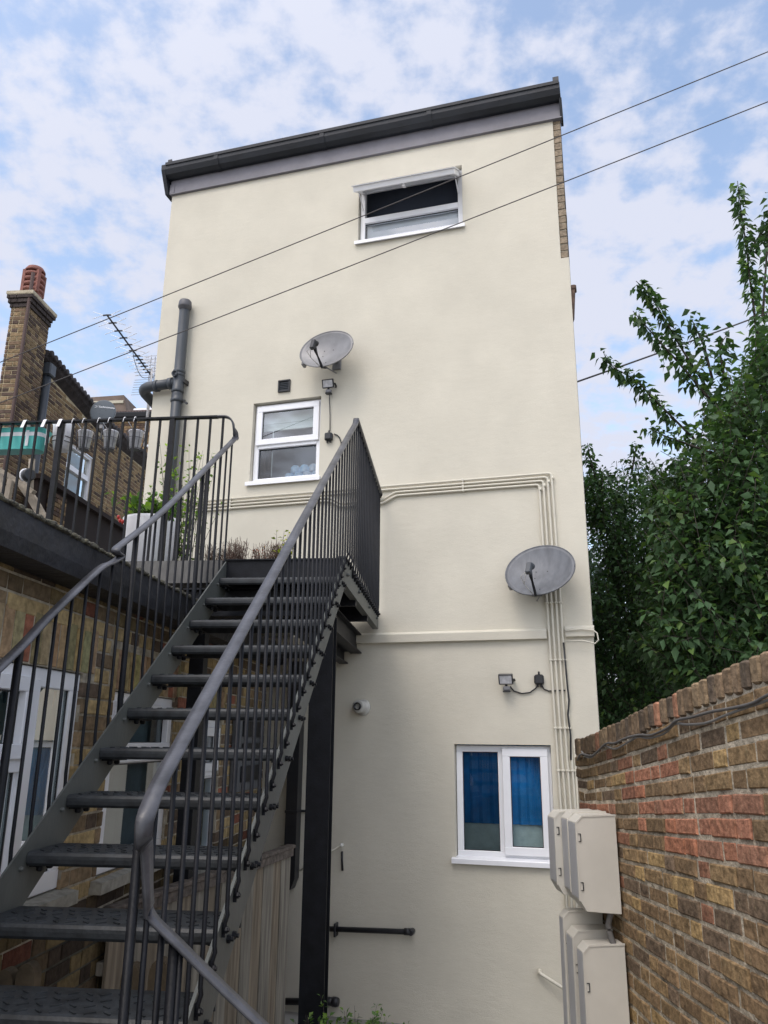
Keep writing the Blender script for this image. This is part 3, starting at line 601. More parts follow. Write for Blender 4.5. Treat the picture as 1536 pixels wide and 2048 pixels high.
# both dishes look the same way: south-east, up
dn_ = (-FF.y)*cos(radians(7))*cos(radians(14)) - FF.x*sin(radians(7))*cos(radians(14)) + V3(0, 0, sin(radians(14)))
q = on(FF, 1, -.25, 652, 697); dish(FF.p(*q), dn_, .585, .44, PEWT, 'weathered grey satellite dish high on the wall above the middle window', roll=radians(-4), mount=FF.p(q[0]+.03, 0, q[2]-.03))
dn2 = (-FF.y)*cos(radians(12))*cos(radians(27)) - FF.x*sin(radians(12))*cos(radians(27)) + V3(0, 0, sin(radians(27)))
q = on(FF, 1, -.22, 1079, 1139); dish(FF.p(*q), dn2, .600, .520, DISHD, 'darker streaked satellite dish in front of the conduits at the right of the wall', roll=radians(-2), dark=True, mount=FF.p(q[0]-.05, 0, q[2]-.10))
# ================================================================ STEEL STAIR
L = lambda u: 3.055+.684*(u-4.9)
VR, VL = -.702, -1.478
TU = lambda k: 4.75-.245*k
TZ = lambda k: 2.912-.1675*k
st = empty('steel_staircase', SF.p(-1.1, 2.6, GZ), 'black and grey steel outside staircase climbing to the roof terrace', 'staircase')
ub = 0.4
def stringer(v0, v1, top, dep, flange_out):
    m = MB(); m.prism(SF, [(ub, L(ub)+top-dep), (4.9, L(4.9)+top-dep+.0), (4.9, L(4.9)+min(top, .0)), (4.87, L(4.87)+top), (ub, L(ub)+top)], 0, v0, v1)
    return m
m = stringer(VR-.010, VR, .006, .200, 1)
build(m, 'stringer', GREYM, st, label='right-hand sloping side plate')
for k in range(0, 15):
    for du, dz in ((.045, -.035), (.105, -.038)):
        m = MB(); m.lathe(SF.p(VR, TU(k)+du, TZ(k)+dz), tuple(SF.x), [(.0125, 0), (.0125, .010), (.007, .012), (.007, .020)], 6, False); build(m, 'bolt', BLACKM, st)
m = stringer(VL, VL+.008, -.004, .218, 1)
for k in range(0, 15):
    m.lathe(SF.p(VL+.008, TU(k)-.03, L(TU(k)-.03)-.07), tuple(SF.x), [(.009, 0), (.009, .008), (.005, .012)], 6, False)
build(m, 'stringer', GREYM, st, label='left-hand sloping side channel')
for k in range(0, 16):
    u, z = TU(k), TZ(k); m = MB()
    prof = [(u+.245, z), (u+.02, z), (u+.008, z-.003), (u+.001, z-.012), (u, z-.022), (u+.001, z-.036), (u+.008, z-.045), (u+.018, z-.045), (u+.014, z-.02), (u+.02, z-.010), (u+.235, z-.010), (u+.237, z-.045), (u+.245, z-.045)]
    b0 = len(m.f); m.prism(SF, prof, 0, VL+.010, VR-.010)
    # raised chequer lozenges
    for a in range(15):
        for b in range(4):
            vx_ = VL+.05+a*.048+(.024 if b % 2 else 0); uu = u+.030+b*.052; s_g = 1 if (a+b) % 2 else -1
            m.bar([SF.p(vx_-.012*s_g, uu-.010, z+.0015), SF.p(vx_+.012*s_g, uu+.010, z+.0015)], .006, .004)
    build(m, 'tread', TREADM, st)
    for v0, v1 in ((VL+.008, VL+.055), (VR-.055, VR-.008)):
        m = MB(); m.box(SF, (v0, v1), (u+.03, u+.18), (z-.052, z-.046)); 
        for du in (.05, .12): m.lathe(SF.p((v0+v1)/2+.005, u+du, z-.052), (0, 0, -1), [(.012, 0), (.012, .012), (.007, .016)], 6, False)
        build(m, 'tread_cleat', BLACKM, st)
# top riser and deck plate edge
m = MB(); m.box(SF, (VL+.0, VR-.0), (4.895, 4.905), (2.905, 3.055)); m.box(SF, (VL, VR), (4.88, 5.02), (3.049, 3.057)); build(m, 'top_riser', BLACKM, st)
m = MB(); uE = 7.10
m.box(SF, (VR-.008, VR), (4.905, uE), (2.900, 3.075)); m.box(SF, (VR-.05, VR-.008), (4.905, uE), (2.900, 2.910)); m.box(SF, (VR-.05, VR-.008), (4.905, uE), (3.065, 3.075))
for u in (5.0, 5.62, 6.3, 6.9): m.lathe(SF.p(VR, u, 2.97), tuple(SF.x), [(.012, 0), (.012, .012), (.006, .02)], 6, False)
build(m, 'deck_channel', GREYM, st, label='level grey channel along the right edge of the landing')
m = MB(); m.box(SF, (VL, VR-.01), (4.91, uE), (3.040, 3.052)); m.box(SF, (VL+.01, VR-.01), (5.55, 5.60), (2.86, 3.038)); m.box(SF, (VL+.01, VR-.01), (6.3, 6.35), (2.86, 3.038)); m.box(SF, (VL+.01, VR-.01), (4.97, 5.05), (2.88, 3.038)); build(m, 'landing_deck', BLACKM, st)
def ibeam(m, fr, x, y, z0, z1, w_, along='y'):
    c = (x[0]+x[1])/2
    m.box(fr, (c-w_/2, c+w_/2), y, (z0, z0+.010)); m.box(fr, (c-w_/2, c+w_/2), y, (z1-.010, z1)); m.box(fr, (c-.004, c+.004), y, (z0+.010, z1-.010))
m = MB(); ibeam(m, SF, (-.93, -.88), (4.95, 7.17), 2.690, 2.858, .10); build(m, 'support_beam', BLACKM, st)
m = MB(); ibeam(m, SF, (-1.04, -1.0), (4.95, 7.19), 2.60, 2.72, .08); build(m, 'support_beam', BLACKM, st)
m = MB(); m.box(SF, (-1.74, -.76), (4.93, 4.94), (2.70, 2.86)); m.box(SF, (-1.74, -.76), (4.88, 4.99), (2.69, 2.70)); m.box(SF, (-1.74, -.76), (4.88, 4.99), (2.86, 2.87)); build(m, 'support_beam', BLACKM, st)
m = MB(); m.box(SF, (-.898, -.758), (4.86, 4.87), (GZ, 2.69)); m.box(SF, (-.898, -.758), (4.99, 5.00), (GZ, 2.69)); m.box(SF, (-.832, -.824), (4.87, 4.99), (GZ, 2.69)); m.box(SF, (-.95, -.70), (4.80, 5.06), (GZ, GZ+.012)); build(m, 'column', BLACKM, st)
m = MB(); m.box(SF, (-1.665, -1.575), (4.88, 4.97), (GZ, 2.69)); build(m, 'column', BLACKM, st)
# handrails
VH = -.690
hr = lambda u: 1.787+(4.119-1.787)/(5.216-1.791)*(u-1.791)
PR = [(.0195, -.006), (.0203, .001), (.017, .005), (.009, .0065), (-.009, .0065), (-.017, .005), (-.0203, .001), (-.0195, -.006)]
zD = 4.150
q2 = on(SF, 1, 1.93, 520, 2048); qa = on(SF, 1, 1.90, 360, 1892); qb = on(SF, 1, 1.885, 303, 1834); qc = on(SF, 1, 1.86, 296, 1800); qd = on(SF, 1, 1.83, 292, 1700)
X_, Y_ = SF.x, SF.y
rp = [(SF.p(VH, 7.08, zD+.012), X_), (SF.p(VH, 6.0, zD+.006), X_), (SF.p(VH, 5.30, zD), X_), (SF.p(VH, 5.225, zD-.004), X_), (SF.p(VH, 5.17, hr(5.17)-.004), X_), (SF.p(VH, 4.9, hr(4.9)), X_)]
rp += [(SF.p(VH, u, hr(u)), X_) for u in (4.0, 3.0, 2.4, 2.0, 1.88)]+[(SF.p(VH, 1.835, hr(1.82)), X_*.95+Y_*.15), (SF.p(VH-.0, 1.808, hr(1.79)-.012), X_*.85+Y_*.45), (SF.p(VH, 1.805, 1.735), X_*.5+Y_*.85), (SF.p(*qd), X_*.2+Y_), (SF.p(qc[0], 1.86, qc[2]), Y_), (SF.p(*qb), Y_), (SF.p(*qa), Y_), (SF.p(*q2), Y_), (SF.p(q2[0]+.45, 1.95, q2[2]-.34), Y_)]
def fine(seq): return smooth([a for a, b in seq], 6), smooth([b for a, b in seq], 6)
rp_ = fine(rp); m = MB(); m.ribbon(rp_[0], rp_[1], PR); build(m, 'handrail', RAILM, st, label='right handrail running down from the landing peak')
VHL = -1.488
lp = [(470, 880), (360, 990), (300, 1045), (250, 1084), (233, 1098), (234, 1106), (242, 1113), (226, 1125), (196, 1141), (100, 1232), (0, 1335)]
LP = [on(SF, 0, VHL, x, y) for x, y in lp]; sl_ = (LP[-1][2]-LP[-2][2])/(LP[-1][1]-LP[-2][1])
for a in (1.6, .7): LP.append(V3(VHL, a, LP[9][2]+.69*(a-LP[9][1])))
zTR = 4.056; uT = 4.90
l0 = LP[0]
lr = [(SF.p(-1.60, uT, zTR), Y_), (SF.p(-1.545, uT, zTR-.002), Y_), (SF.p(-1.512, uT+.004, zTR-.016), Y_), (SF.p(-1.494, uT+.010, zTR-.045), Y_), (SF.p(-1.488, uT+.020, zTR-.085), Y_), (SF.p(VHL, l0[1]+.012, l0[2]+.035), Y_*.8+X_*.5), (SF.p(VHL, l0[1]-.01, l0[2]+.002), Y_*.4+X_), (SF.p(VHL, l0[1]-.06, l0[2]-.035), X_)]
lq = fine(lr+[(SF.p(*q), X_) for q in LP[1:]]); m = MB(); m.ribbon(lq[0], lq[1], PR); build(m, 'handrail', RAILM, st, label='left handrail with a kink above the flat roof edge')
# balusters
def lerp_path(path, u):
    for a, b in zip(path, path[1:]):
        lo, hi = sorted((a[1], b[1]))
        if lo <= u <= hi and hi > lo: return a[2]+(b[2]-a[2])*(u-a[1])/(b[1]-a[1])
    return path[0][2]
SQ = [(-.007, -.007), (.007, -.007), (.007, .007), (-.007, .007)]
RD = [(.0068*cos(2*pi*j/8), .0068*sin(2*pi*j/8)) for j in range(8)]
def bal(path, pr=RD): mm = MB(); mm.sweep(path, pr, upv=tuple(SF.y), smooth=True); return mm
u = 5.14
while u > 1.86:
    zb = min(L(u), 3.075); m = bal([SF.p(VH, u, hr(u)-.004), SF.p(VH, u, zb+.035), SF.p(VH+.004, u-.004, zb+.02), SF.p(VR+.008, u, zb-.005), SF.p(VR+.008, u, zb-.03)])
    m.lathe(SF.p(VR+.012, u, zb-.022), tuple(SF.x), [(.010, 0), (.010, .006), (.006, .007), (.006, .011)], 6, False)
    m.bar([SF.p(VR+.003, u, zb-.002), SF.p(VR+.003, u, zb-.042)], .016, .005, upv=tuple(SF.y))
    build(m, 'baluster', BLACKM, st); u -= .109
for (v, u, zt, zb_) in ((VH-.022, 1.84, 1.735, GZ), (VH+.025, 1.90, 1.53, .2), (VH+.07, 1.905, 1.50, .2)):
    m = bal([SF.p(v, u, zt), SF.p(v, u, zb_)], [(-.0085, -.0085), (.0085, -.0085), (.0085, .0085), (-.0085, .0085)] if zt == 1.735 else RD); build(m, 'newel_bar', BLACKM, st)
q3 = on(SF, 1, 1.905, 350, 1880); m = bal([SF.p(q3[0], 1.905, q3[2]), SF.p(q3[0], 1.905, GZ)], [(-.010, -.010), (.010, -.010), (.010, .010), (-.010, .010)]); build(m, 'rail_post', BLACKM, st)
m = bal([SF.p(q2[0]+.43, 1.948, q2[2]-.33), SF.p(q2[0]+.43, 1.948, GZ)], [(-.010, -.010), (.010, -.010), (.010, .010), (-.010, .010)]); build(m, 'rail_post', BLACKM, st)
u = 5.25
while u < 7.05:
    m = bal([SF.p(VH, u, zD-.004), SF.p(VH, u, 3.10), SF.p(VR+.008, u, 3.055), SF.p(VR+.008, u, 3.00)]); m.lathe(SF.p(VR+.012, u, 3.02), tuple(SF.x), [(.011, 0), (.011, .010), (.006, .018)], 6, False)
    m.bar([SF.p(VR+.006, u, 3.05), SF.p(VR+.006, u, 2.995)], .022, .006, upv=tuple(SF.y))
    build(m, 'baluster', BLACKM, st); u += .109
m = MB(); m.bar([SF.p(VH, 7.05, zD), SF.p(VH-.02, 7.12, zD-.005)], .04, .01); build(m, 'wall_fixing', BLACKM, st)
u = 4.90; k = 0
while u > 1.75:
    zt = lerp_path(LP, u) if u < LP[0][1] else LP[0][2]
    zb = L(u)-.004; th_ = (k % 8 == 5)
    path = [SF.p(VHL, u, zt-.004), SF.p(VHL, u, zb+.03), SF.p(VL-.008, u, zb-.0), SF.p(VL-.008, u, zb-.06)]
    m = bal(path, [(-.010, -.010), (.010, -.010), (.010, .010), (-.010, .010)] if th_ else RD); build(m, 'baluster', BLACKM, st, label='thicker square post' if th_ else None); u -= .109; k += 1
# slatted riser below the lowest visible tread
m = MB(); ku = TU(10)+.02
for k in range(27): m.box(SF, (VL+.02+k*.0275, VL+.032+k*.0275), (ku+.06, ku+.072), (TZ(10)-.30, TZ(10)-.06))
build(m, 'slatted_riser', BLACKM, st, label='row of thin upright slats under the lowest tread')
# ================================================================ EXTENSION (left, flat roof)
VE = -1.75
EF = Fr((0, 0, 0), SF.y, SF.x)      # x along the yard (u), y = v
ext = empty('brick_extension', SF.p(VE-2, 3.5, GZ), 'low flat-roofed yellow brick extension with a black fascia to the left of the staircase', 'building')
def wtop(x0, y0): return on(SF, 0, VE, x0, y0)
hA = (2.10, 3.66, 1.30, 2.235); hB = (4.02, 4.93, 1.29, 2.180); hC = (5.30, 5.98, 1.13, 2.075)
holes = [hA, hB, hC]
m = MB(); wall_holes(m, EF, (-1.5, 7.45), (1.125, 2.74), VE-.006, VE-.22, [h for h in holes]); build(m, 'wall_core', MORT, ext)
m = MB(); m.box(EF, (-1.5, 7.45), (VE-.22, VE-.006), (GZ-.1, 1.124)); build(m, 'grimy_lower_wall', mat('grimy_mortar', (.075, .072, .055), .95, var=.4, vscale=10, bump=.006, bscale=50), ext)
lint = [(2.02, 3.78, 2.235, 2.455), (3.96, 5.0, 2.18, 2.395), (5.24, 6.04, 2.075, 2.29)]
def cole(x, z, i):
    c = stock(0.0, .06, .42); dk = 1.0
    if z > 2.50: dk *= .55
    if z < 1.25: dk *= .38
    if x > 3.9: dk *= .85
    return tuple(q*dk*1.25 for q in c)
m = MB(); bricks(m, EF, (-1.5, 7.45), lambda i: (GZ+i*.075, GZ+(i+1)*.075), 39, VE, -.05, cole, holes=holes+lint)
for (a, b, c, d) in lint:
    x = a
    while x < b-.03:
        t = random.random(); m.cc = (0.30, .12, .075) if t < .10 else tuple(q*random.uniform(.85, 1.12) for q in ((.33, .25, .135) if t < .7 else (.26, .19, .11)))
        brick(m, EF, x, min(x+.066, b), c+.006, d-.006, VE, -.05); x += .0765
build(m, 'brickwork', BRICK, ext)
def ext_window(h, lights, name='window'):
    f = MB(); yo = VE-.018
    rect_frame(f, EF, h[0]+.004, h[1]-.004, h[2]+.01, h[3]-.004, .080, yo-.06, yo)
    o = build(f, name, UPVC, ext)
    for (a, b, c, d, sash_) in lights:
        if sash_:
            t = MB(); rect_frame(t, EF, a, b, c, d, .060, yo-.045, yo+.022); build(t, 'sash', UPVC, o); ins = .058
        else:
            t = MB(); rect_frame(t, EF, a, b, c, d, .028, yo-.05, yo-.012); build(t, 'glazing_bead', UPVC, o); ins = .026
        t = MB(); pane(t, EF, a+ins-.004, b-ins+.004, c+ins-.004, d-ins+.004, yo-.02); build(t, 'glass', GLASSX, o)
        t = MB(); gasket(t, EF, a+ins, b-ins, c+ins, d-ins, yo-.016); build(t, 'gasket', BLKP, o)
    t = MB(); t.prism(EF, [(VE-.08, h[2]+.012), (VE+.055, h[2]-.008), (VE+.055, h[2]-.06), (VE-.08, h[2]-.06)], 0, h[0]-.06, h[1]+.06); build(t, 'sill', mat('chipped_stone_sill', (.30, .29, .25), .9, var=.3, vscale=14, bump=.006, bscale=30), o)
    return o
yo_ = VE-.018
xmA = on(SF, 0, VE-.02, 62, 1400)[1]
oA = ext_window(hA, [(hA[0]+.05, xmA-.02, 1.86, 2.185, True), (hA[0]+.05, xmA-.02, 1.36, 1.84, False), (xmA+.045, hA[1]-.055, 1.36, 2.185, False)])
t = MB(); t.bbox(EF, (xmA-.03, xmA+.05), (yo_-.059, yo_+.009), (1.36, 2.18), .004); t.bbox(EF, (hA[0]+.05, xmA), (yo_-.058, yo_+.007), (1.81, 1.875), .004); build(t, 'mullion', UPVC, oA)
oB = ext_window(hB, [(hB[0]+.05, hB[1]-.05, 1.86, 2.13, True), (hB[0]+.05, hB[1]-.05, 1.34, 1.84, False)])
t = MB(); t.bbox(EF, (hB[0]+.05, hB[1]-.05), (yo_-.058, yo_+.008), (1.82, 1.875), .004); build(t, 'mullion', UPVC, oB)
oC = ext_window(hC, [(hC[0]+.05, hC[1]-.05, 1.72, 2.02, True), (hC[0]+.05, hC[1]-.05, 1.18, 1.70, False)])
t = MB(); t.bbox(EF, (hC[0]+.05, hC[1]-.05), (yo_-.058, yo_+.008), (1.69, 1.745), .004); build(t, 'mullion', UPVC, oC)
CURT_REFL = mat('teal_reflection_curtain', (0.17, 0.30, 0.32), .9, var=.35, vscale=3);  # curtain coloured teal to imitate the reflections in the glass before it
for (h, o) in ((hA, oA), (hB, oB), (hC, oC)):
    t = MB(); x = h[0]
    while x < h[1]: t.prism(EF, [(x, VE-.150), (x+.03, VE-.125), (x+.06, VE-.150), (x+.06, VE-.16), (x, VE-.16)], 2, h[2], h[3]); x += .06
    build(t, 'curtain', CURT_REFL if h is hA else mat('grey_curtain', (.17, .21, .23), .9, var=.3, vscale=4), o)
t = MB(); t.prism(EF, [(xmA+.10, 1.3), (xmA+.55, 2.2), (hA[1], 2.2), (hA[1], 1.3)], 1, VE-.115, VE-.110); build(t, 'drawn_curtain', mat('pale_curtain', (.30, .39, .39), .9, var=.1), oA)
# fascia and roof
VFs = -1.60; zf = 2.775
m = MB(); poly = [(VFs, zf-.01), (VFs+.006, zf-.12), (VFs-.004, zf-.175), (VE-.01, zf-.180), (VE-.01, zf-.01)]
m.prism(SF, [(a, c) for a, c in poly], 1, -1.5, 7.3) if False else None
pp = [SF.p(a, uu, c) for uu in (-1.5, 7.3) for a, c in poly]; n = 5
m.add(pp, [tuple(range(n)), tuple(range(2*n-1, n-1, -1))]+[(i, (i+1) % n, n+(i+1) % n, n+i) for i in range(n)])
build(m, 'fascia', BITU, ext)
# ragged gravel edge
m = MB(); u = -1.4
while u < 4.9:
    h_ = random.uniform(.002, .013); L_ = random.uniform(.012, .035); m.bbox(SF, (VFs-.035+random.uniform(-.006, .006), VFs+.012+random.uniform(-.006, .010)), (u, u+L_), (zf-.022, zf+h_-.012), .005); u += L_*.8
build(m, 'gravel_edge', MOSS, ext)
m = MB(); m.box(SF, (-4.5, VFs-.02), (-1.5, 4.9), (zf-.06, zf-.008)); m.box(SF, (-4.5, VE-.22), (-1.5, -1.4), (GZ, zf-.06)); m.box(SF, (-4.5, -4.4), (-1.4, 7.3), (GZ, zf-.06)); build(m, 'flat_roof', BITU, ext)
m = MB(); m.box(SF, (-4.5, VE-.30), (-1.4, 7.3), (1.0, 1.05)); build(m, 'interior_floor', DARKIN, ext)
# roof terrace slab (sits on the extension)
m = MB(); m.box(SF, (-7.5, VL-.02), (4.885, 7.35), (2.905, 3.052)); build(m, 'terrace_slab', mat('weathered_dark_slab', (.055, .055, .055), .9, col2=(.16, .155, .145), vscale=9, bump=.008, bscale=30, stretch=(1, 1, .35)), ext)
m = MB(); m.box(SF, (-7.5, -4.5), (4.95, 7.3), (GZ, 2.9)); build(m, 'terrace_support', MORT, ext)
# ================================================================ TERRACE RAILING
tr = empty('terrace_railing', SF.p(-3.5, uT, 3.05), 'black steel railing across the front of the roof terrace with pots hooked on it', 'railing')
m = MB(); m.bar([SF.p(-1.60, uT, zTR), SF.p(-5.5, uT, zTR-.01)], .040, .012); build(m, 'top_rail', BLACKM, tr)
v = -1.56; k = 0
while v > -5.4:
    big = k in (4, 13, 22, 31); s_b = .017 if big else .007
    m = MB(); m.sweep([SF.p(v, uT, zTR-.006), SF.p(v, uT, 3.052)], [(-s_b, -s_b), (s_b, -s_b), (s_b, s_b), (-s_b, s_b)], upv=tuple(SF.y), smooth=False); build(m, 'baluster', BLACKM, tr, label='thicker upright post' if big else None); v -= .0885; k += 1
# helper: on plane U
def pu(x, y, U=5.0): q = on(SF, 1, U, x, y); return q[0], q[2]
# teal trough
a0 = pu(97, 862); a1 = pu(80, 905)
t_ = empty('hanging_trough', SF.p(a0[0]-.28, 5.03, a1[1]), 'teal trough planter with a white band hooked on the terrace railing', 'planter')
zt_, zb_ = pu(60, 862)[1], pu(60, 902)[1]; vl = -3.35; vr = a0[0]
def trough(z0, z1, s0, s1, y0, y1, m):
    R_ = .055; pts = []
    def ring(ins):
        o = []
        for cx, cy, a in ((vr-ins-R_, y1-ins-R_, 0), (vl+ins+R_, y1-ins-R_, 90), (vl+ins+R_, y0+ins+R_, 180), (vr-ins-R_, y0+ins+R_, 270)):
            for q in range(6): an = radians(a+q*18); o.append((cx+R_*cos(an), cy+R_*sin(an)))
        return o
    r0, r1 = ring(s0), ring(s1); n = len(r0)
    m.add([SF.p(x, y, z0) for x, y in r0]+[SF.p(x, y, z1) for x, y in r1], [tuple(range(n-1, -1, -1)), tuple(range(n, 2*n))]+[(i, (i+1) % n, n+(i+1) % n, n+i) for i in range(n)], False)
m = MB(); trough(zb_, zb_+.6*(zt_-zb_), .028, .012, 4.925, 5.10, m); trough(zb_+.78*(zt_-zb_), zt_, .010, .0, 4.925, 5.10, m); build(m, 'trough', TEAL, t_)
m = MB(); trough(zb_+.6*(zt_-zb_), zb_+.78*(zt_-zb_), .011, .009, 4.925, 5.10, m); build(m, 'white_band', WPOT, t_)
def hook(px_, parent, wd=.018, matl=WPOT):
    vv = pu(px_, 845, uT)[0]; m = MB(); m.bar(rounded([SF.p(vv-.01, uT-.035, zTR-.055), SF.p(vv, uT-.028, zTR+.0), SF.p(vv, uT-.02, zTR+.016), SF.p(vv, uT+.03, zTR+.016), SF.p(vv, uT+.04, zTR-.16)], .012, 4), wd, .003, upv=tuple(SF.x)); build(m, 'hook', matl, parent)
def hookx(px_, parent, wd, matl):
    vv = pu(px_, 845, uT)[0]; m = MB(); P_ = rounded([SF.p(vv-.012, uT-.032, zTR-.050), SF.p(vv, uT-.026, zTR+.002), SF.p(vv, uT-.014, zTR+.014), SF.p(vv, uT+.030, zTR+.014), SF.p(vv, uT+.034, zTR-.16)], .012, 4)
    m.sweep(P_, [(-wd/2, -.0015), (wd/2, -.0015), (wd/2, .0015), (-wd/2, .0015)], upv=tuple(SF.y*.3+SF.z*.954)) if False else None
    vs = []; 
    for p in P_: vs += [p-SF.x*wd/2, p+SF.x*wd/2]
    for p in P_: vs += [p-SF.x*wd/2+SF.y*.003+SF.z*.001, p+SF.x*wd/2+SF.y*.003+SF.z*.001]
    n = len(P_); fs = [(2*i, 2*i+1, 2*i+3, 2*i+2) for i in range(n-1)]+[(2*n+2*i, 2*n+2*i+1, 2*n+2*i+3, 2*n+2*i+2) for i in range(n-1)]
    m.add(vs, fs); build(m, 'hook', matl, parent)
hookx(53, t_, .022, WPOT); hookx(93, t_, .022, WPOT)
# white hanging pot
q0 = pu(120, 900, 5.02); q1 = pu(121, 850, 5.02)
t_ = empty('hanging_pot', SF.p(q0[0], 5.03, q0[1]), 'white round pot hooked on the terrace railing beside the teal trough', 'plant pot')
m = MB(); m.lathe(SF.p(q0[0], 5.03, q0[1]), (0, 0, 1), [(.050, 0), (.062, .06), (.070, q1[1]-q0[1]-.012), (.075, q1[1]-q0[1]), (.062, q1[1]-q0[1]-.01), (.05, .05)], 28); build(m, 'pot', WPOT, t_)
m = MB()
for h in (.055, .09): m.sweep([SF.p(q0[0]+.066*cos(a), 5.03+.066*sin(a), q0[1]+h) for a in np.linspace(0, 2*pi, 25)], [(-.002, -.002), (.002, -.002), (.002, .002), (-.002, .002)])
build(m, 'wire_band', BLKP, t_); hookx(124, t_, .024, WPOT)
# three galvanised pots in wire holders
WIREH = mat('holder_wire', (.10, .10, .11), .5, metal=.5)
for (cx, rr, lab) in ((166, 0, 'galvanised pot in a wire ring, left of the three on the railing'), (217, 0, 'galvanised pot in a wire ring, middle of the three on the railing'), (268, 0, 'galvanised pot in a wire ring, right of the three on the railing')):
    q0 = pu(cx, 898, 5.02); zt_ = q0[1]+.125
    t_ = empty('galvanised_pot', SF.p(q0[0], 5.03, q0[1]), lab, 'plant pot', 'small galvanised pots hung on the railing')
    c = SF.p(q0[0], 5.03, q0[1]); m = MB(); m.lathe(c, (0, 0, 1), [(.036, 0), (.050, .125), (.053, .128), (.053, .133), (.047, .130), (.035, .02)], 28)
    build(m, 'pot', GALV, t_)
    m = MB(); m.lathe(c, (0, 0, -1), [(.035, -.001), (.035, .002)], 20); build(m, 'pot_base', DISHD, t_)
    m = MB(); ring = lambda r, h: m.sweep([c+SF.x*r*cos(a)+SF.y*r*sin(a)+V3(0, 0, h) for a in np.linspace(0, 2*pi, 25)], [(.0022*cos(b), .0022*sin(b)) for b in np.linspace(0, 2*pi, 6)[:-1]])
    ring(.062, .075); ring(.050, .0); ring(.066, .13)
    for a in np.linspace(0, 2*pi, 9)[:-1]: m.tube([c+SF.x*.050*cos(a)+SF.y*.05*sin(a), c+SF.x*.062*cos(a)+SF.y*.062*sin(a)+V3(0, 0, .075), c+SF.x*.066*cos(a)+SF.y*.066*sin(a)+V3(0, 0, .13)], .002, 5)
    build(m, 'wire_holder', WIREH, t_)
    for dxp in (-20, 1):
        vv = pu(cx+dxp+2, 845, uT)[0]; m = MB(); m.tube(rounded([SF.p(vv-.004, uT-.026, zTR-.028), SF.p(vv, uT-.022, zTR+.004), SF.p(vv, uT-.006, zTR+.018), SF.p(vv, uT+.028, zTR+.010), SF.p(q0[0], 5.03-.05, zt_)], .012, 4), .0028, 6); build(m, 'hook', WPOT, t_)
# ================================================================ leaves & plants
def leaf_mesh(name, pts, dirs, size, cols, parent, matl=LEAF, width=.62, label=None, cat=None, group=None, kind=None, droop=0.15):
    """one small folded leaf per point; pts (n,3), dirs (n,3) tip directions"""
    n = len(pts); pts = np.asarray(pts); dirs = np.asarray(dirs); dirs = dirs/np.linalg.norm(dirs, axis=1, keepdims=True)
    rnd = rng.normal(size=(n, 3)); sdv = np.cross(dirs, rnd*.5+V3(0, 0, 1)); sdv /= np.linalg.norm(sdv, axis=1, keepdims=True)+1e-9
    nv = np.cross(sdv, dirs); sz = (size*rng.uniform(.65, 1.2, n))[:, None]
    P0 = pts; Lm = pts+dirs*sz*.42+sdv*sz*width*.5+nv*sz*.10; Rm = pts+dirs*sz*.42-sdv*sz*width*.5+nv*sz*.10
    Md = pts+dirs*sz*.48; T = pts+dirs*sz-V3(0, 0, 1)*sz*droop
    vs = np.stack([P0, Lm, Md, Rm, T], 1).reshape(-1, 3)
    b = (np.arange(n)*5)[:, None, None]; F = (np.array([[0, 1, 2], [0, 2, 3], [1, 4, 2], [2, 4, 3]])[None]+b).reshape(-1, 3)
    base = np.array(root_of(parent).location) if parent is not None else V3(vs[:, 0].mean(), vs[:, 1].mean(), vs[:, 2].min())
    me = bpy.data.meshes.new(name); me.vertices.add(len(vs)); me.vertices.foreach_set('co', (vs-base).astype(np.float32).ravel())
    me.loops.add(len(F)*3); me.loops.foreach_set('vertex_index', F.astype(np.int32).ravel())
    me.polygons.add(len(F)); me.polygons.foreach_set('loop_start', (np.arange(len(F))*3).astype(np.int32)); me.polygons.foreach_set('loop_total', np.full(len(F), 3, np.int32))
    me.update(); me.validate()
    ca = me.color_attributes.new('Col', 'FLOAT_COLOR', 'POINT'); arr = np.ones((n*5, 4), np.float32); arr[:, :3] = np.repeat(cols, 5, 0); ca.data.foreach_set('color', arr.ravel())
    me.materials.append(matl); o = bpy.data.objects.new(name, me); COL.objects.link(o)
    if parent is not None: o.parent = parent
    else: o.location = tuple(base)
    return tag(o, label, cat, group, kind)
def leafcols(n, base=(.035, .075, .028), var=.35, light=.12):
    c = np.array(base)[None]*rng.uniform(1-var, 1+var, (n, 1)); k = rng.random(n) < light; c[k] = c[k]*np.array([2.0, 1.7, 1.1]); return c
def plant(name, base, h, r, nst, nl, size, col, label, cat, parent_extra=None, flowers=None, stemcol=BARK, spread=.6, group=None, light=.3, sagpts=None, stemr=.003, up=.5, width=.55):
    o = empty(name, base, label, cat, group); m = MB(); P_ = []; D_ = []
    for k in range(nst):
        a = rng.uniform(0, 2*pi); rr = r*rng.uniform(.2, 1); hh = h*rng.uniform(.55, 1); b = V3(base[0]+rng.normal()*r*.15, base[1]+rng.normal()*r*.15, base[2])
        tip = b+V3(cos(a)*rr*spread, sin(a)*rr*spread, hh); mid = (b+tip)/2+V3(rng.normal()*.01, rng.normal()*.01, hh*.12)
        path = arc(b, mid, tip, 7); m.tube(path, stemr, 5, scales=[1, .95, .9, .8, .7, .55, .35])
        for j in range(nl):
            t = rng.uniform(.25, 1); i = min(int(t*6), 5); p = path[i]+(path[i+1]-path[i])*(t*6-i); d = V3(rng.normal(), rng.normal(), rng.normal()*.5+up); P_.append(p+d/np.linalg.norm(d)*.008); D_.append(d)
    build(m, 'stems', stemcol, o)
    if P_: leaf_mesh('leaves', P_, D_, size, leafcols(len(P_), col, .3, light), o, width=width)
    return o
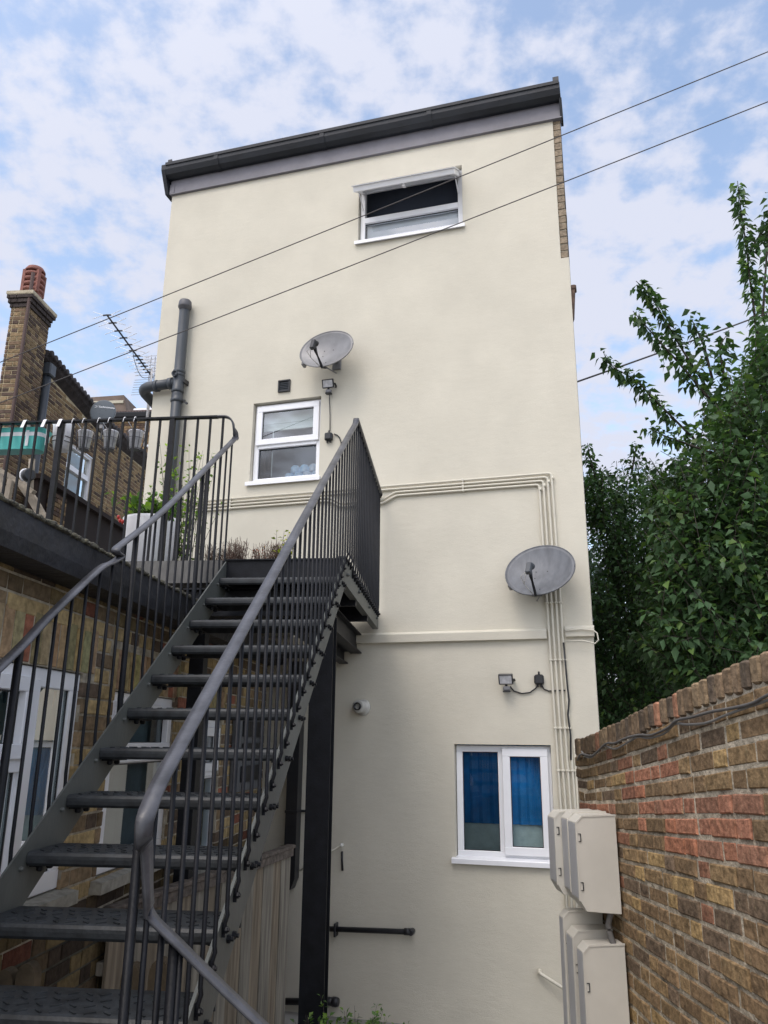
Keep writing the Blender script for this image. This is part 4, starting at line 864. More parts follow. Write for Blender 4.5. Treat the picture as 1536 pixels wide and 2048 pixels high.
# white tall planter with strawberries
q0 = on(SF, 1, 5.55, 226, 1024); q1 = on(SF, 1, 5.55, 338, 1027); zt_ = (q0[2]+q1[2])/2; cv = (q0[0]+q1[0])/2; hw = (q1[0]-q0[0])/2
t_ = empty('tall_planter', SF.p(cv, 5.75, 3.052), 'tall tapered white planter standing on the terrace behind the railing', 'planter')
m = MB(); m.lathe(SF.p(cv, 5.78, 3.052), (0, 0, 1), [(hw*.66, 0), (hw*.98, zt_-3.052-.02), (hw*1.0, zt_-3.052), (hw*.93, zt_-3.052), (hw*.90, zt_-3.052-.04), (.02, zt_-3.052-.04)], 36); build(m, 'pot', WPOT, t_)
m = MB(); m.lathe(SF.p(cv, 5.78, zt_-.042), (0, 0, 1), [(hw*.9, 0), (hw*.88, .008)], 24); build(m, 'soil', mat('soil', (.03, .022, .015), .95), t_)
pl = plant('strawberry_plant', SF.p(cv, 5.78, zt_-.03), .20, hw*1.15, 46, 9, .065, (.10, .19, .04), 'bright green strawberry plant spilling over the tall white planter', 'plant', spread=1.35, light=.35, width=.8)
m = MB()
for (x, y) in ((237, 1034), (240, 1041), (245, 1043)):
    q = on(SF, 1, 5.50, x, y); m.lathe(SF.p(*q), (0, 0, -1), [(.004, -.015), (.013, -.008), (.013, .004), (.006, .016), (.001, .02)], 10)
build(m, 'strawberries', mat('strawberry', (.42, .03, .02), .35), pl)
plant('climbing_herb', SF.p(cv+.12, 6.1, 3.052), 1.30, .30, 44, 14, .045, (.12, .21, .045), 'feathery light green plant growing tall behind the white planter', 'plant', spread=.9, light=.4)
q = on(SF, 1, 5.6, 345, 1090); plant('low_herb', SF.p(q[0], 5.6, 3.052), .16, .12, 14, 7, .04, (.13, .2, .04), 'small green seedling between the white planter and the railing', 'plant')
q = on(SF, 1, 5.5, 335, 1010); plant('bean_plant', SF.p(q[0]+.02, 5.52, 3.5), .14, .1, 10, 6, .05, (.07, .17, .03), 'broad-leaved green shoot in front of the dark soil pipe', 'plant')
# dry shrubs on the landing
DRY = mat('dry_twig', (.095, .060, .045), .9, var=.4, vscale=30)
def dry(pxx, w_px, top_py, label, U=6.2, leaf=None, n=90):
    q0 = on(SF, 1, U, pxx, 1116); q1 = on(SF, 1, U, pxx, top_py); wv = w_px*U/FPX*.5; zb = 3.052; h = q1[2]-zb
    o = empty('dry_shrub', SF.p(q0[0], U, zb), label, 'shrub', 'dried shrubs in the landing pots'); m = MB()
    for k in range(n):
        a = rng.uniform(0, 2*pi); rr = wv*rng.uniform(.1, 1.0)**.6; b = SF.p(q0[0]+rng.normal()*wv*.30, U+rng.normal()*wv*.3, zb+h*.15); tip = SF.p(q0[0]+cos(a)*rr, U+sin(a)*rr, zb+h*rng.uniform(.72, 1.02)); mid = (b+tip)/2+SF.x*(cos(a)*rr*.35)
        m.tube(arc(b, mid, tip, 5), .0028, 4, scales=[1, .9, .7, .5, .4])
        for j in range(3): p = b+(tip-b)*rng.uniform(.5, .95); m.tube([p, p+V3(rng.normal()*.018, rng.normal()*.018, .03)], .0016, 3)
    build(m, 'twigs', DRY, o)
    m = MB(); m.lathe(SF.p(q0[0], U, zb), (0, 0, 1), [(wv*.6, 0), (wv*.75, h*.16), (wv*.7, h*.17)], 18); build(m, 'pot', TERRA, o)
    if leaf:
        P_ = [SF.p(q0[0]+rng.normal()*wv*.5, U+rng.normal()*wv*.4, zb+h*rng.uniform(.25, .95)) for _ in range(leaf[1])]; D_ = rng.normal(size=(len(P_), 3)); leaf_mesh('leaves', P_, D_, .026, leafcols(len(P_), leaf[0], .4, .3), o)
    return o
dry(468, 62, 1080, 'dry brown shrub on the landing near the left handrail', n=150)
dry(425, 40, 1086, 'dark twiggy shrub behind the left balusters', n=60, leaf=((.03, .04, .02), 60))
dry(516, 34, 1088, 'low reddish-leaved shrub in the middle of the landing edge', n=36, leaf=((.16, .05, .035), 90))
dry(549, 46, 1084, 'brown grassy shrub beside the yellow-green plant', n=110, leaf=((.14, .10, .06), 60))
q = on(SF, 1, 6.1, 570, 1110); plant('yellow_green_plant', SF.p(q[0], 6.1, 3.052), on(SF, 1, 6.1, 570, 1068)[2]-3.052+.03, .13, 22, 8, .042, (.20, .25, .035), 'small yellow-green plant rising beside the right handrail', 'plant', light=.5)
# ---- wooden reclining chair at the far left of the terrace
lo = empty('wooden_lounger', SF.p(-3.3, 5.9, 3.052), 'weathered wooden garden lounger behind the railing at the far left', 'lounger')
GW = mat('weathered_teak', (.30, .255, .20), .85, var=.3, vscale=16, stretch=(1, 1, 1), bump=.003, bscale=40)
def ub_(x, y, U): return SF.p(*on(SF, 1, U, x, y))
m = MB(); m.bar([ub_(-25, 925, 5.5), ub_(20, 952, 5.5), ub_(68, 985, 5.5)], .05, .032, upv=tuple(SF.z)); build(m, 'arm_rail', GW, lo)
m = MB(); m.bar([ub_(44, 968, 5.6), ub_(66, 1000, 5.6), ub_(89, 1040, 5.6)], .045, .06); build(m, 'leg', GW, lo)
m = MB(); m.bar([ub_(-5, 945, 5.7), ub_(12, 1010, 5.7)], .05, .05); build(m, 'leg', GW, lo)
m = MB(); m.bar([ub_(22, 958, 5.65), ub_(15, 1000, 5.65)], .045, .03); build(m, 'brace', GW, lo)
m = MB(); m.bar([ub_(64, 918, 5.8), ub_(60, 980, 5.8)], .04, .03); build(m, 'upright', GW, lo)
m = MB(); c = ub_(57, 950, 5.75); m.lathe(c, tuple(SF.x*.8-SF.y*.6), [(.04, -.025), (.052, -.02), (.052, .02), (.04, .025)], 24); build(m, 'wheel', BLKP, lo)
m = MB(); m.lathe(c-(SF.x*.8-SF.y*.6)*.032, tuple(SF.x*.8-SF.y*.6), [(.056, -.006), (.061, 0), (.056, .006)], 24); build(m, 'wheel_rim', WPOT, lo)
m = MB()
for k in range(8): m.bar([ub_(0+k*8, 945+k*5, 5.9+.03*k), ub_(0+k*8, 945+k*5, 6.5)], .05, .018)
build(m, 'slat', GW, lo)
# ================================================================ TIMBER FENCE, EDGING, FERN
p0 = SF.p(-1.70, 4.10, 0); p1 = SF.p(-1.315, 6.52, 0); fd = (p1-p0)/np.linalg.norm(p1-p0); fnv = V3(fd[1], -fd[0], 0); TF = Fr(p0, fd, fnv)
Lf = np.linalg.norm(p1-p0); fe = empty('timber_fence', TF.p(Lf/2, 0, GZ), 'old close-boarded timber fence with a split capping, behind the staircase', 'fence')
x = 0.0; k = 0
while x < Lf-.02:
    w_ = (.165, .19, .15, .20, .17)[k % 5]; 
    if x+w_ > Lf-.05: w_ = Lf-x
    m = MB(); m.bbox(TF, (x, x+w_-.006), (-.010+.004*(k % 2), .010+.004*(k % 2)), (GZ, 1.135+random.uniform(-.012, .012)), .003); build(m, 'board', WOOD if k % 2 else mat('brown_board', (.200, .165, .120), .85, var=.42, vscale=30, stretch=(1, 1, .06), bump=.004, bscale=30), fe); x += w_; k += 1
m = MB(); m.bbox(TF, (-.02, Lf+.02), (-.03, .045), (1.135, 1.160), .006); m.bbox(TF, (0, Lf), (.014, .034), (1.08, 1.134), .003); build(m, 'capping', mat('dark_capping', (.12, .10, .085), .9, var=.5, vscale=20, bump=.006, bscale=40), fe)
m = MB(); m.bbox(TF, (0, Lf), (-.05, -.012), (.2, .26), .004); m.bbox(TF, (0, Lf), (-.05, -.012), (.85, .91), .004); build(m, 'rail', WOOD, fe)
LOGM = mat('dark_log', (.11, .085, .055), .9, var=.4, vscale=12, bump=.004, bscale=30)
o = empty('log_edging', SF.p(-1.45, 3.05, GZ), 'rounded dark timber edging stakes in the shade behind the lowest treads', 'edging')
for (x, y) in ((8, 1952), (52, 1940), (262, 1942), (318, 1932)):
    q = on(SF, 1, 3.0, x, y); m = MB(); pr = [(-.035, GZ)]+[(.035*-cos(a), q[2]-.03+.05*sin(a)) for a in np.linspace(0, pi, 9)]+[(.035, GZ)]
    pp = [SF.p(q[0]+a, uu, c) for uu in (3.0, 3.05) for a, c in pr]; n = len(pr); m.add(pp, [tuple(range(n)), tuple(range(2*n-1, n-1, -1))]+[(i, (i+1) % n, n+(i+1) % n, n+i) for i in range(n)]); build(m, 'stake', LOGM, o)
o = plant('fern', SF.p(-.60, 4.45, GZ), .83, .34, 240, 34, .032, (.075, .15, .035), 'bushy green fern at the foot of the steel column', 'fern', spread=1.0, light=.35, stemr=.0025)
plant('fern', SF.p(-.98, 4.15, GZ), .82, .36, 30, 14, .036, (.085, .15, .035), 'sparse green weed growing against the timber fence foot', 'fern', spread=1.0, light=.35, stemr=.0025)
o = empty('electric_box', SF.p(VE+.05, 6.6, 1.3), 'dark grey slatted box on the extension wall at the far end of the yard', 'box')
q0 = on(SF, 0, VE, 480, 1450); q1 = on(SF, 0, VE, 520, 1640)
m = MB(); m.bbox(SF, (VE+.0, VE+.07), (6.25, 6.95), (1.55, 2.15), .006); build(m, 'casing', DISHD, o)
m = MB()
for k in range(3): m.bbox(SF, (VE+.07, VE+.09), (6.3, 6.9), (1.62+.17*k, 1.74+.17*k), .004)
build(m, 'louvres', BLKP, o)
# ================================================================ RIGHT GARDEN WALL
VW = 1.45; GF = Fr((0, 0, 0), WF.y, WF.x)    # x = along (s3), y = v (into wall)
tp = [(1148, 1476), (1160, 1479), (1190, 1465), (1250, 1436), (1300, 1411), (1350, 1385), (1420, 1350), (1480, 1322), (1536, 1298)]
TP = sorted([tuple(on(WF, 0, VW, x, y)[1:3]) for x, y in tp]); TPx = [a for a, b in TP]; TPz = [b for a, b in TP]
sEnd = TPx[-1]
def ztop(s):
    if s < TPx[0]: return TPz[0]+(TPx[0]-s)*.03
    return float(np.interp(s, TPx, TPz))
def zref(s): return 1.075+.0*s
rB = on(WF, 0, VW, 1252, 1843); rC = on(WF, 0, VW, 1536, 2008); 
def zref(s): return float(np.interp(s, [rC[1], rB[1]], [rC[2], rB[2]]))
NR = 12
gw = empty('garden_wall', WF.p(VW+.1, 3.2, GZ), 'old brown and red brick garden wall with an upright brick coping on the right', 'wall')
m = MB()
S0 = 0.2
def row(i, s):          # i = 0 just under the coping
    t_, r0 = ztop(s)-.112, zref(s)
    if i <= NR: return t_-(t_-r0)*i/NR
    return r0-(i-NR)*.0785*(r0-GZ)/(r0-GZ)
def wcol(s, i):
    t = random.random(); px_s = s
    redrow = (i in (4, 5)) or (i in (6,) and s < 3.9) or (i == 2 and 3.7 < s < 4.3) or (i == 3 and 3.75 < s < 4.35) or (i == 7 and s < 3.0 and random.random() < .5)
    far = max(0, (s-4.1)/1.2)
    if redrow and t < (.80-far*.7): c = random.choice([(.215, .112, .080), (.19, .100, .074), (.245, .120, .082), (.17, .098, .074)])
    elif t < .10: c = (.215, .165, .09)
    elif t < .20: c = (.100, .080, .062)
    elif t < .245: c = (.18, .10, .072)
    elif t < .60: c = (.155, .118, .072)
    else: c = (.130, .098, .064)
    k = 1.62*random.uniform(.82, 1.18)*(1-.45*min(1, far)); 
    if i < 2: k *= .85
    return (c[0]*k*1.12, c[1]*k, c[2]*k*.86)
nrow = NR+19
for i in range(nrow):
    x = S0-(.06 if i % 2 else .17); k = i
    while x < sEnd:
        L_ = (.222 if (k % 2 == 0) else .107)+random.uniform(-.006, .006); a, b = max(x, S0), min(x+L_, sEnd); x += L_+.015; k += 1
        if b-a < .03: continue
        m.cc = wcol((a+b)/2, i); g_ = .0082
        z1a, z1b, z0a, z0b = row(i, a)-g_, row(i, b)-g_, row(i+1, a)+g_, row(i+1, b)+g_
        if z0a < GZ-.1: continue
        j = lambda s: random.uniform(-s, s); yv = VW+random.uniform(-.006, .004); bv = .005
        o4 = [(a+j(.003), z0a+j(.003)), (b+j(.003), z0b+j(.003)), (b+j(.003), z1b+j(.003)), (a+j(.003), z1a+j(.003))]; cx = (a+b)/2; cz = (z0a+z1a)/2
        # rounded face: mid ring + inset ring
        vs = [GF.p(p+(bv if p < cx else -bv), yv, q+(bv if q < (z0a+z0b+z1a+z1b)/4 else -bv)) for p, q in o4]+[GF.p(p, yv+bv, q) for p, q in o4]+[GF.p(p, yv+.05, q) for p, q in o4]
        m.add(vs, [(0, 1, 2, 3)]+[(q, (q+1) % 4, 4+(q+1) % 4, 4+q) for q in range(4)]+[(4+q, 4+(q+1) % 4, 8+(q+1) % 4, 8+q) for q in range(4)])
WB = mat('old_wall_brick', (1, 1, 1), .92, vcol=True, var=.42, vscale=30, bump=.010, bscale=38, spec=.2)
# vertical pale scuffs / yellow blotches on the brick faces
t = WB.node_tree; Lk = t.links.new; b = t.nodes['Principled BSDF']; src = b.inputs['Base Color'].links[0].from_socket
tcn = N('ShaderNodeTexCoord', t); mpn = N('ShaderNodeMapping', t); mpn.inputs['Scale'].default_value = (1, 1, .35); Lk(tcn.outputs['Object'], mpn.inputs[0])
ns = N('ShaderNodeTexNoise', t); ns.inputs['Scale'].default_value = 42; ns.inputs['Detail'].default_value = 7; ns.inputs['Roughness'].default_value = .7; Lk(mpn.outputs[0], ns.inputs['Vector'])
rp = N('ShaderNodeMapRange', t); rp.inputs[1].default_value = .60; rp.inputs[2].default_value = .68; rp.inputs[4].default_value = .55; Lk(ns.outputs[0], rp.inputs[0])
mm = N('ShaderNodeMix', t, data_type='RGBA'); Lk(rp.outputs[0], mm.inputs[0]); Lk(src, mm.inputs[6]); mm.inputs[7].default_value = (.34, .28, .16, 1); Lk(mm.outputs[2], b.inputs['Base Color'])
build(m, 'brickwork', WB, gw)
m = MB(); NS = 40; ss = np.linspace(S0, sEnd-.004, NS)
vs = []
for s in ss:
    for (y, z) in ((VW+.0055, GZ-.1), (VW+.0055, ztop(s)-.03), (VW+.215, ztop(s)-.03), (VW+.215, GZ-.1)): vs.append(GF.p(s, y, z))
fs = [(4*i+j, 4*i+(j+1) % 4, 4*i+4+(j+1) % 4, 4*i+4+j) for i in range(NS-1) for j in range(4)]+[(0, 1, 2, 3), (4*NS-4, 4*NS-1, 4*NS-2, 4*NS-3)]
m.add(vs, fs); build(m, 'mortar_core', mat('old_lime_mortar', (.43, .375, .29), .95, var=.45, vscale=14, bump=.012, bscale=60, spec=.1), gw)
m = MB(); x = S0
while x < sEnd-.02:
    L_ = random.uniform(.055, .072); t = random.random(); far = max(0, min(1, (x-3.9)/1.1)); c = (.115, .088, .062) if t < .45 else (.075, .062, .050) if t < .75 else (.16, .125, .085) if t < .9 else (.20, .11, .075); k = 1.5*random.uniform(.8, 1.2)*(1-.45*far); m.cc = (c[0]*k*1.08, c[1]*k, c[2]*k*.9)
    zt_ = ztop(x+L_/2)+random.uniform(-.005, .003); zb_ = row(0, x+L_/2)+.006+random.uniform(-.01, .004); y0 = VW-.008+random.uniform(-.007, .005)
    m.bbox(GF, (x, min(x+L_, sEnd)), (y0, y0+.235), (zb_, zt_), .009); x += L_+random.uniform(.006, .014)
build(m, 'coping', WB, gw, label='row of upright weathered coping bricks')
# cables clipped along the wall
def wallpath(pts, v): return [WF.p(*on(WF, 0, v, x, y)) for x, y in pts]
c1 = [(1163, 1503), (1173, 1514), (1185, 1513), (1198, 1500), (1210, 1492), (1224, 1497), (1236, 1496), (1262, 1481), (1276, 1474), (1300, 1476), (1330, 1466), (1350, 1448), (1375, 1449), (1412, 1446), (1450, 1431), (1490, 1416), (1536, 1400), (1600, 1372)]
c2 = [(1155, 1520), (1163, 1508), (1185, 1511), (1211, 1488), (1230, 1486), (1252, 1476), (1278, 1470), (1303, 1470), (1335, 1456), (1353, 1441), (1385, 1434), (1420, 1424), (1470, 1415), (1505, 1406), (1536, 1390), (1600, 1360)]
m = MB(); m.tube(smooth(wallpath(c1, VW-.022)), .0055, 8); build(m, 'wall_cable', CABLE, label='pale grey cable drooping lowest between its clips along the garden wall', cat='cable', group='cables clipped to the garden wall')
m = MB(); m.tube(smooth(wallpath(c2, VW-.030)), .0062, 8); build(m, 'wall_cable', mat('dark_grey_cable', (.10, .095, .09), .7, var=.3), label='darker grey cable running just under the coping of the garden wall', cat='cable', group='cables clipped to the garden wall')
# ================================================================ METER BOXES
def meterbox(s0, s1, v0, z0, z1, label, chx=.032, cht=.034, chb=.045, door=True, chxb=None):
    chxb = chxb or chx
    t = empty('meter_box', WF.p(VW-.1, (s0+s1)/2, z0), label, 'meter box', 'beige meter boxes on the garden wall')
    poly = [(VW-.012, z0-.012), (v0+chxb, z0), (v0, z0+chb), (v0, z1-cht), (v0+chx, z1), (VW-.012, z1+.006)]
    m = MB(); pp = [WF.p(a, uu, c) for uu in (s0, s1) for a, c in poly]; n = 6
    m.add(pp, [tuple(range(n)), tuple(range(2*n-1, n-1, -1))]+[(i, (i+1) % n, n+(i+1) % n, n+i) for i in range(n)]); bo = build(m, 'casing', BOXM, t)
    md = bo.modifiers.new('bevel', 'BEVEL'); md.width = .003; md.segments = 2; md.limit_method = 'ANGLE'
    # lip round the front edge of the near side
    m = MB(); e0, e1 = s0-.004, s0+.008
    pr = [(v0-.004, z0+chb-.004), (v0-.004, z1-cht+.002), (v0+chx-.002, z1+.004), (VW-.012, z1+.010), (VW-.012, z1+.002), (v0+chx, z1-.004), (v0+.004, z1-cht-.001), (v0+.004, z0+chb)]
    pp = [WF.p(a, uu, c) for uu in (e0, e1) for a, c in pr]; n = 8
    m.add(pp, [tuple(range(n)), tuple(range(2*n-1, n-1, -1))]+[(i, (i+1) % n, n+(i+1) % n, n+i) for i in range(n)]); build(m, 'door_lip', BOXM, t)
    m = MB(); m.bbox(WF, (v0-.003, v0+.002), (s0+.016, s1-.012), (z0+chb+.006, z1-cht-.004), .002); build(m, 'door', BOXD, t)
    m = MB()
    for zz in (z0+chb+(z1-z0)*.10, z1-cht-(z1-z0)*.20):
        m.box(WF, (v0+.008, v0+.022), (s0-.0055, s0+.001), (zz+.038, zz+.041)); m.box(WF, (v0+.019, v0+.023), (s0-.0055, s0+.001), (zz, zz+.041)); m.box(WF, (v0+.010, v0+.019), (s0-.0055, s0+.001), (zz, zz+.003))
    build(m, 'latch', BLKP, t)
    return t
k_ = VW/1.35
vd = on(WF, 1, 4.2*k_, 1151.7, 1647.7)[0]; zs = lambda z: EYE+(z-EYE)*k_
meterbox(4.20*k_, 4.352*k_, vd, zs(1.150), zs(1.587), 'nearest upper beige meter box with two latch slots on its side', chb=.055, chx=.033*k_)
meterbox(4.356*k_, 4.49*k_, vd, zs(1.165), zs(1.590), 'middle upper beige meter box tucked behind the nearest one', chb=.055)
meterbox(4.50*k_, 4.66*k_, vd-.035, zs(1.175), zs(1.582), 'farthest upper beige meter box, below the conduit ends', chb=.055)
meterbox(4.19*k_, 4.31*k_, vd, GZ+.25, zs(1.004), 'nearest lower beige meter box, largest in the picture')
meterbox(4.37*k_, 4.505*k_, vd, GZ+.33, zs(1.030), 'middle lower beige meter box with a pale grey door gap', chb=.06)
meterbox(4.525*k_, 4.62*k_, vd-.005, GZ+.40, zs(1.090), 'farthest lower beige meter box against the cream wall', chb=.06)
m = MB(); q = on(WF, 1, 4.25*k_, 1212, 1850); m.tube(smooth([WF.p(VW-.06, 4.22*k_, zs(1.15)), WF.p(VW-.075, 4.24*k_, zs(1.08)), WF.p(VW-.06, 4.22*k_, zs(1.0))]), .016, 8); build(m, 'service_pipe', mat('dusty_pipe', (.12, .115, .11), .8, var=.3), label='short dark pipe between the upper and lower meter boxes against the brick', cat='pipe')
# ================================================================ NEIGHBOUR HOUSE (left, behind the terrace)
VN = -7.0; NF = Fr((0, 0, 0), SF.y, SF.x)
nb = empty('neighbour_house', SF.p(VN-2, 14, GZ), 'yellow stock brick house with a tall chimney stack beyond the roof terrace', 'house')
va = on(SF, 0, VN, 77, 726); vb = on(SF, 0, VN, 197, 863); vc = on(SF, 0, VN, 292, 940)
uu0, uu1, uu2 = va[1], vb[1], vc[1]
def ntop(u): return float(np.interp(u, [uu0-3, uu0, uu1, uu2, uu2+3], [va[2]+(uu0-(uu0-3))*(va[2]-vb[2])/(uu1-uu0), va[2], vb[2], vc[2], vc[2]-1]))
wn0 = on(SF, 0, VN, 139, 880); wn1 = on(SF, 0, VN, 191, 905); wn2 = on(SF, 0, VN, 135, 985); hN = (wn0[1], wn1[1], wn2[2], wn0[2]+.02)
U0n = on(SF, 0, VN+.12, 105, 625)[1]-.06
m = MB(); vs = []; us = np.linspace(U0n, uu2+2.5, 30)
xs = sorted(set(list(us)+[hN[0], hN[1]]))
for a, b in zip(xs, xs[1:]):
    segs = [(2.0, hN[2]), (hN[3], None)] if hN[0]-1e-6 <= (a+b)/2 <= hN[1]+1e-6 else [(2.0, None)]
    for z0, z1 in segs: m.add([SF.p(VN-.008, a, z0), SF.p(VN-.008, b, z0), SF.p(VN-.008, b, z1 or ntop(b)), SF.p(VN-.008, a, z1 or ntop(a))], [(0, 1, 2, 3)])
m.box(SF, (VN-.2, VN-.01), (hN[0]-.02, hN[0]), (hN[2], hN[3])); m.box(SF, (VN-.2, VN-.01), (hN[1], hN[1]+.02), (hN[2], hN[3]))
build(m, 'wall', MORTY, nb)
def coln(x, z, i):
    t = random.random(); c = (.25, .175, .095) if t < .45 else (.18, .12, .075) if t < .75 else (.095, .065, .05); k = random.uniform(.8, 1.15); return tuple(q*k for q in c)
m = MB(); bricks(m, NF, (U0n, uu2+2.0), lambda i: (2.6+i*.075, 2.6+(i+1)*.075), 110, VN, -.03, coln, holes=[hN], topf=ntop, g=.014); build(m, 'brickwork', BRICK, nb)
m = MB(); NF2 = NF
rect_frame(m, NF, hN[0], hN[1], hN[2]+.02, hN[3], .075, VN-.14, VN-.05); zm = (hN[2]+hN[3])/2+.03; m.bbox(NF, (hN[0]+.07, hN[1]-.07), (VN-.145, VN-.045), (zm-.05, zm+.05), .005)
wn = build(m, 'window', UPVC, nb)
m = MB(); pane(m, NF, hN[0]+.05, hN[1]-.05, hN[2]+.06, hN[3]-.05, VN-.1); build(m, 'glass', GLASSM, wn)
m = MB(); x = hN[0]
while x < hN[1]: m.prism(NF, [(x, VN-.28), (x+.05, VN-.24), (x+.1, VN-.28), (x+.1, VN-.29), (x, VN-.29)], 2, hN[2], hN[3]); x += .1
build(m, 'net_curtain', mat('pale_curtain_net', (.50, .52, .48), .9, var=.1), wn)
m = MB(); m.box(NF, (hN[0]-.06, hN[1]+.06), (VN-.1, VN+.06), (hN[2]-.09, hN[2]+.02)); build(m, 'sill', BLACKM, wn)
# verge: dark tiles edge + board
m = MB(); us = np.linspace(U0n+.04, uu2+1.5, 46)
for a, b in zip(us, us[1:]):
    za, zb = ntop(a), ntop(b); w0 = random.uniform(-.01, .02)
    m.add([SF.p(v, u, z) for (u, z) in ((a, za), (b, zb)) for (v, z) in ((VN-.5, z+.40), (VN+.16, z+.22+w0), (VN+.18, z+.17+w0), (VN+.12, z+.10), (VN+.02, z+.04), (VN-.05, z+.0))], [(j, j+1, 7+j, 6+j) for j in range(5)]+[(0, 1, 2, 3, 4, 5), (11, 10, 9, 8, 7, 6)])
    m.lathe(SF.p(VN+.14, (a+b)/2, (za+zb)/2+.20), tuple(SF.x), [(.06, -.3), (.06, .06), (.03, .065)], 8)
build(m, 'roof_verge', mat('dark_tiles', (.035, .030, .032), .85, var=.5, vscale=6, bump=.01, bscale=20), nb)
# chimney
uc0, uc1 = on(SF, 0, VN+.12, 62, 590)[1], on(SF, 0, VN+.12, 105, 625)[1]; zc = on(SF, 0, VN+.12, 62, 572)[2]
vcl = on(SF, 1, uc0, 7, 596)[0]; CV0, CV1 = vcl+.16, VN+.12
uc1 -= .04
ch = build(MB().box(SF, (CV0+.01, CV1-.01), (uc0+.01, uc1-.01), (2.6, zc-.05)), 'chimney', MORTY, nb, label='tall yellow brick chimney stack with a corbelled head')
CFa = Fr((0, 0, 0), SF.x, SF.y); CFb = Fr((0, 0, 0), SF.y, SF.x)
def colc(x, z, i):
    t = random.random(); c = (.23, .165, .095) if t < .3 else (.16, .11, .072) if t < .65 else (.085, .06, .048); k = random.uniform(.8, 1.15); return tuple(q*k for q in c)
nz = int((zc-.35-2.7)/.075); m = MB()
bricks(m, CFa, (CV0, CV1), lambda i: (2.7+i*.075, 2.7+(i+1)*.075), nz, uc0, .04, colc, g=.014)
bricks(m, CFb, (uc0, uc1), lambda i: (2.7+i*.075, 2.7+(i+1)*.075), nz, CV1, -.04, colc, g=.014)
zz = 2.7+nz*.075; k = 0
for (o_, n_r) in ((.02, 1), (.045, 1), (.065, 1)):
    for r__ in range(n_r):
        f_ = lambda x, z, i: tuple(q*.35 for q in (.13, .10, .085)) if True else None
        bricks(m, CFa, (CV0-o_, CV1+o_), lambda i: (zz, zz+.075), 1, uc0-o_, .2, lambda x, z, i: (.055, .045, .042)); bricks(m, CFb, (uc0-o_, uc1+o_), lambda i: (zz, zz+.075), 1, CV1+o_, -.2, lambda x, z, i: (.055, .045, .042)); zz += .075
build(m, 'chimney_brickwork', BRICK, ch)
m = MB(); m.prism(SF, [(CV0-.10, zz), (CV1+.10, zz), (CV1+.02, zz+.10), (CV0+.0, zz+.10)], 1, uc0-.10, uc1+.10) if False else None
vs = [SF.p(a, b, c) for c, i_ in ((zz-.02, .06), (zz, .075), (zz+.05, .075), (zz+.11, -.03)) for a, b in ((CV0-i_, uc0-i_), (CV1+i_, uc0-i_), (CV1+i_, uc1+i_), (CV0-i_, uc1+i_))]
m.add(vs, [(3, 2, 1, 0), (12, 13, 14, 15)]+[(4*l+j, 4*l+(j+1) % 4, 4*l+4+(j+1) % 4, 4*l+4+j) for l in range(3) for j in range(4)]); build(m, 'flaunching', mat('cement', (.42, .37, .27), .9, var=.2, vscale=8, bump=.01, bscale=15), ch)
pc = on(SF, 1, (uc0+uc1)/2, 66, 575); m = MB(); zz += .05; r0 = .155
m.lathe(SF.p(pc[0], (uc0+uc1)/2, zz), (0, 0, 1), [(r0*1.05, -.05), (r0*1.02, .13), (r0*.98, .14), (r0*.97, .16), (r0*.98, .18)], 26)
hh = .18
for k in range(4):
    m.lathe(SF.p(pc[0], (uc0+uc1)/2, zz+hh), (0, 0, 1), [(r0*.80, 0), (r0*1.13, .012), (r0*1.13, .055), (r0*.80, .070), (r0*.80, .10)], 26); hh += .098
m.lathe(SF.p(pc[0], (uc0+uc1)/2, zz+hh), (0, 0, 1), [(r0*1.08, 0), (r0*1.08, .03), (r0*.85, .09), (r0*.4, .12), (.01, .125)], 26)
for a in np.linspace(0, 2*pi, 5)[:-1]: m.bar([SF.p(pc[0]+r0*1.02*cos(a+.9), (uc0+uc1)/2+r0*1.02*sin(a+.9), zz+.16), SF.p(pc[0]+r0*1.02*cos(a+.9), (uc0+uc1)/2+r0*1.02*sin(a+.9), zz+hh)], .06, .06)
build(m, 'chimney_pot', TERRA, ch)
m = MB(); m.tube([SF.p(CV1+.0, uc0-.03, zc+.25), SF.p(CV1+.01, uc0-.03, 2.7)], .028, 8); build(m, 'corner_cable', mat('brown_cable', (.06, .035, .03), .8), ch)
m = MB(); q0 = on(SF, 0, VN+.1, 95, 748); m.tube([SF.p(VN+.10, q0[1], q0[2]), SF.p(VN+.10, q0[1], 3.0)], .07, 12); m.bbox(SF, (VN-.0, VN+.2), (q0[1]-.1, q0[1]+.1), (q0[2]-.05, q0[2]+.18), .02); build(m, 'downpipe', ANTH, nb)
# dark lower cladding of the neighbour
m = MB(); k0 = on(SF, 0, VN+.4, 78, 950); k1 = on(SF, 0, VN+.4, 228, 1042)
m.box(SF, (VN+.2, VN+.40), (k0[1], k1[1]+3), (2.5, (k0[2]+k1[2])/2-.08)); m.box(SF, (VN+.2, VN+.50), (k0[1]-.05, k1[1]+3), ((k0[2]+k1[2])/2-.08, (k0[2]+k1[2])/2))
build(m, 'lower_cladding', mat('dark_brown_cladding', (.020, .013, .011), .8, spec=.2, var=.3, vscale=2), nb)
m = MB(); c0, c1 = on(SF, 0, VN+.42, 96, 1000)[1], on(SF, 0, VN+.42, 132, 1000)[1]
bricks(m, NF, (c0, c1), lambda i: (2.6+i*.075, 2.6+(i+1)*.075), int(((k0[2]+k1[2])/2-.1-2.6)/.075), VN+.44, -.03, coln); build(m, 'brick_pier', BRICK, nb)
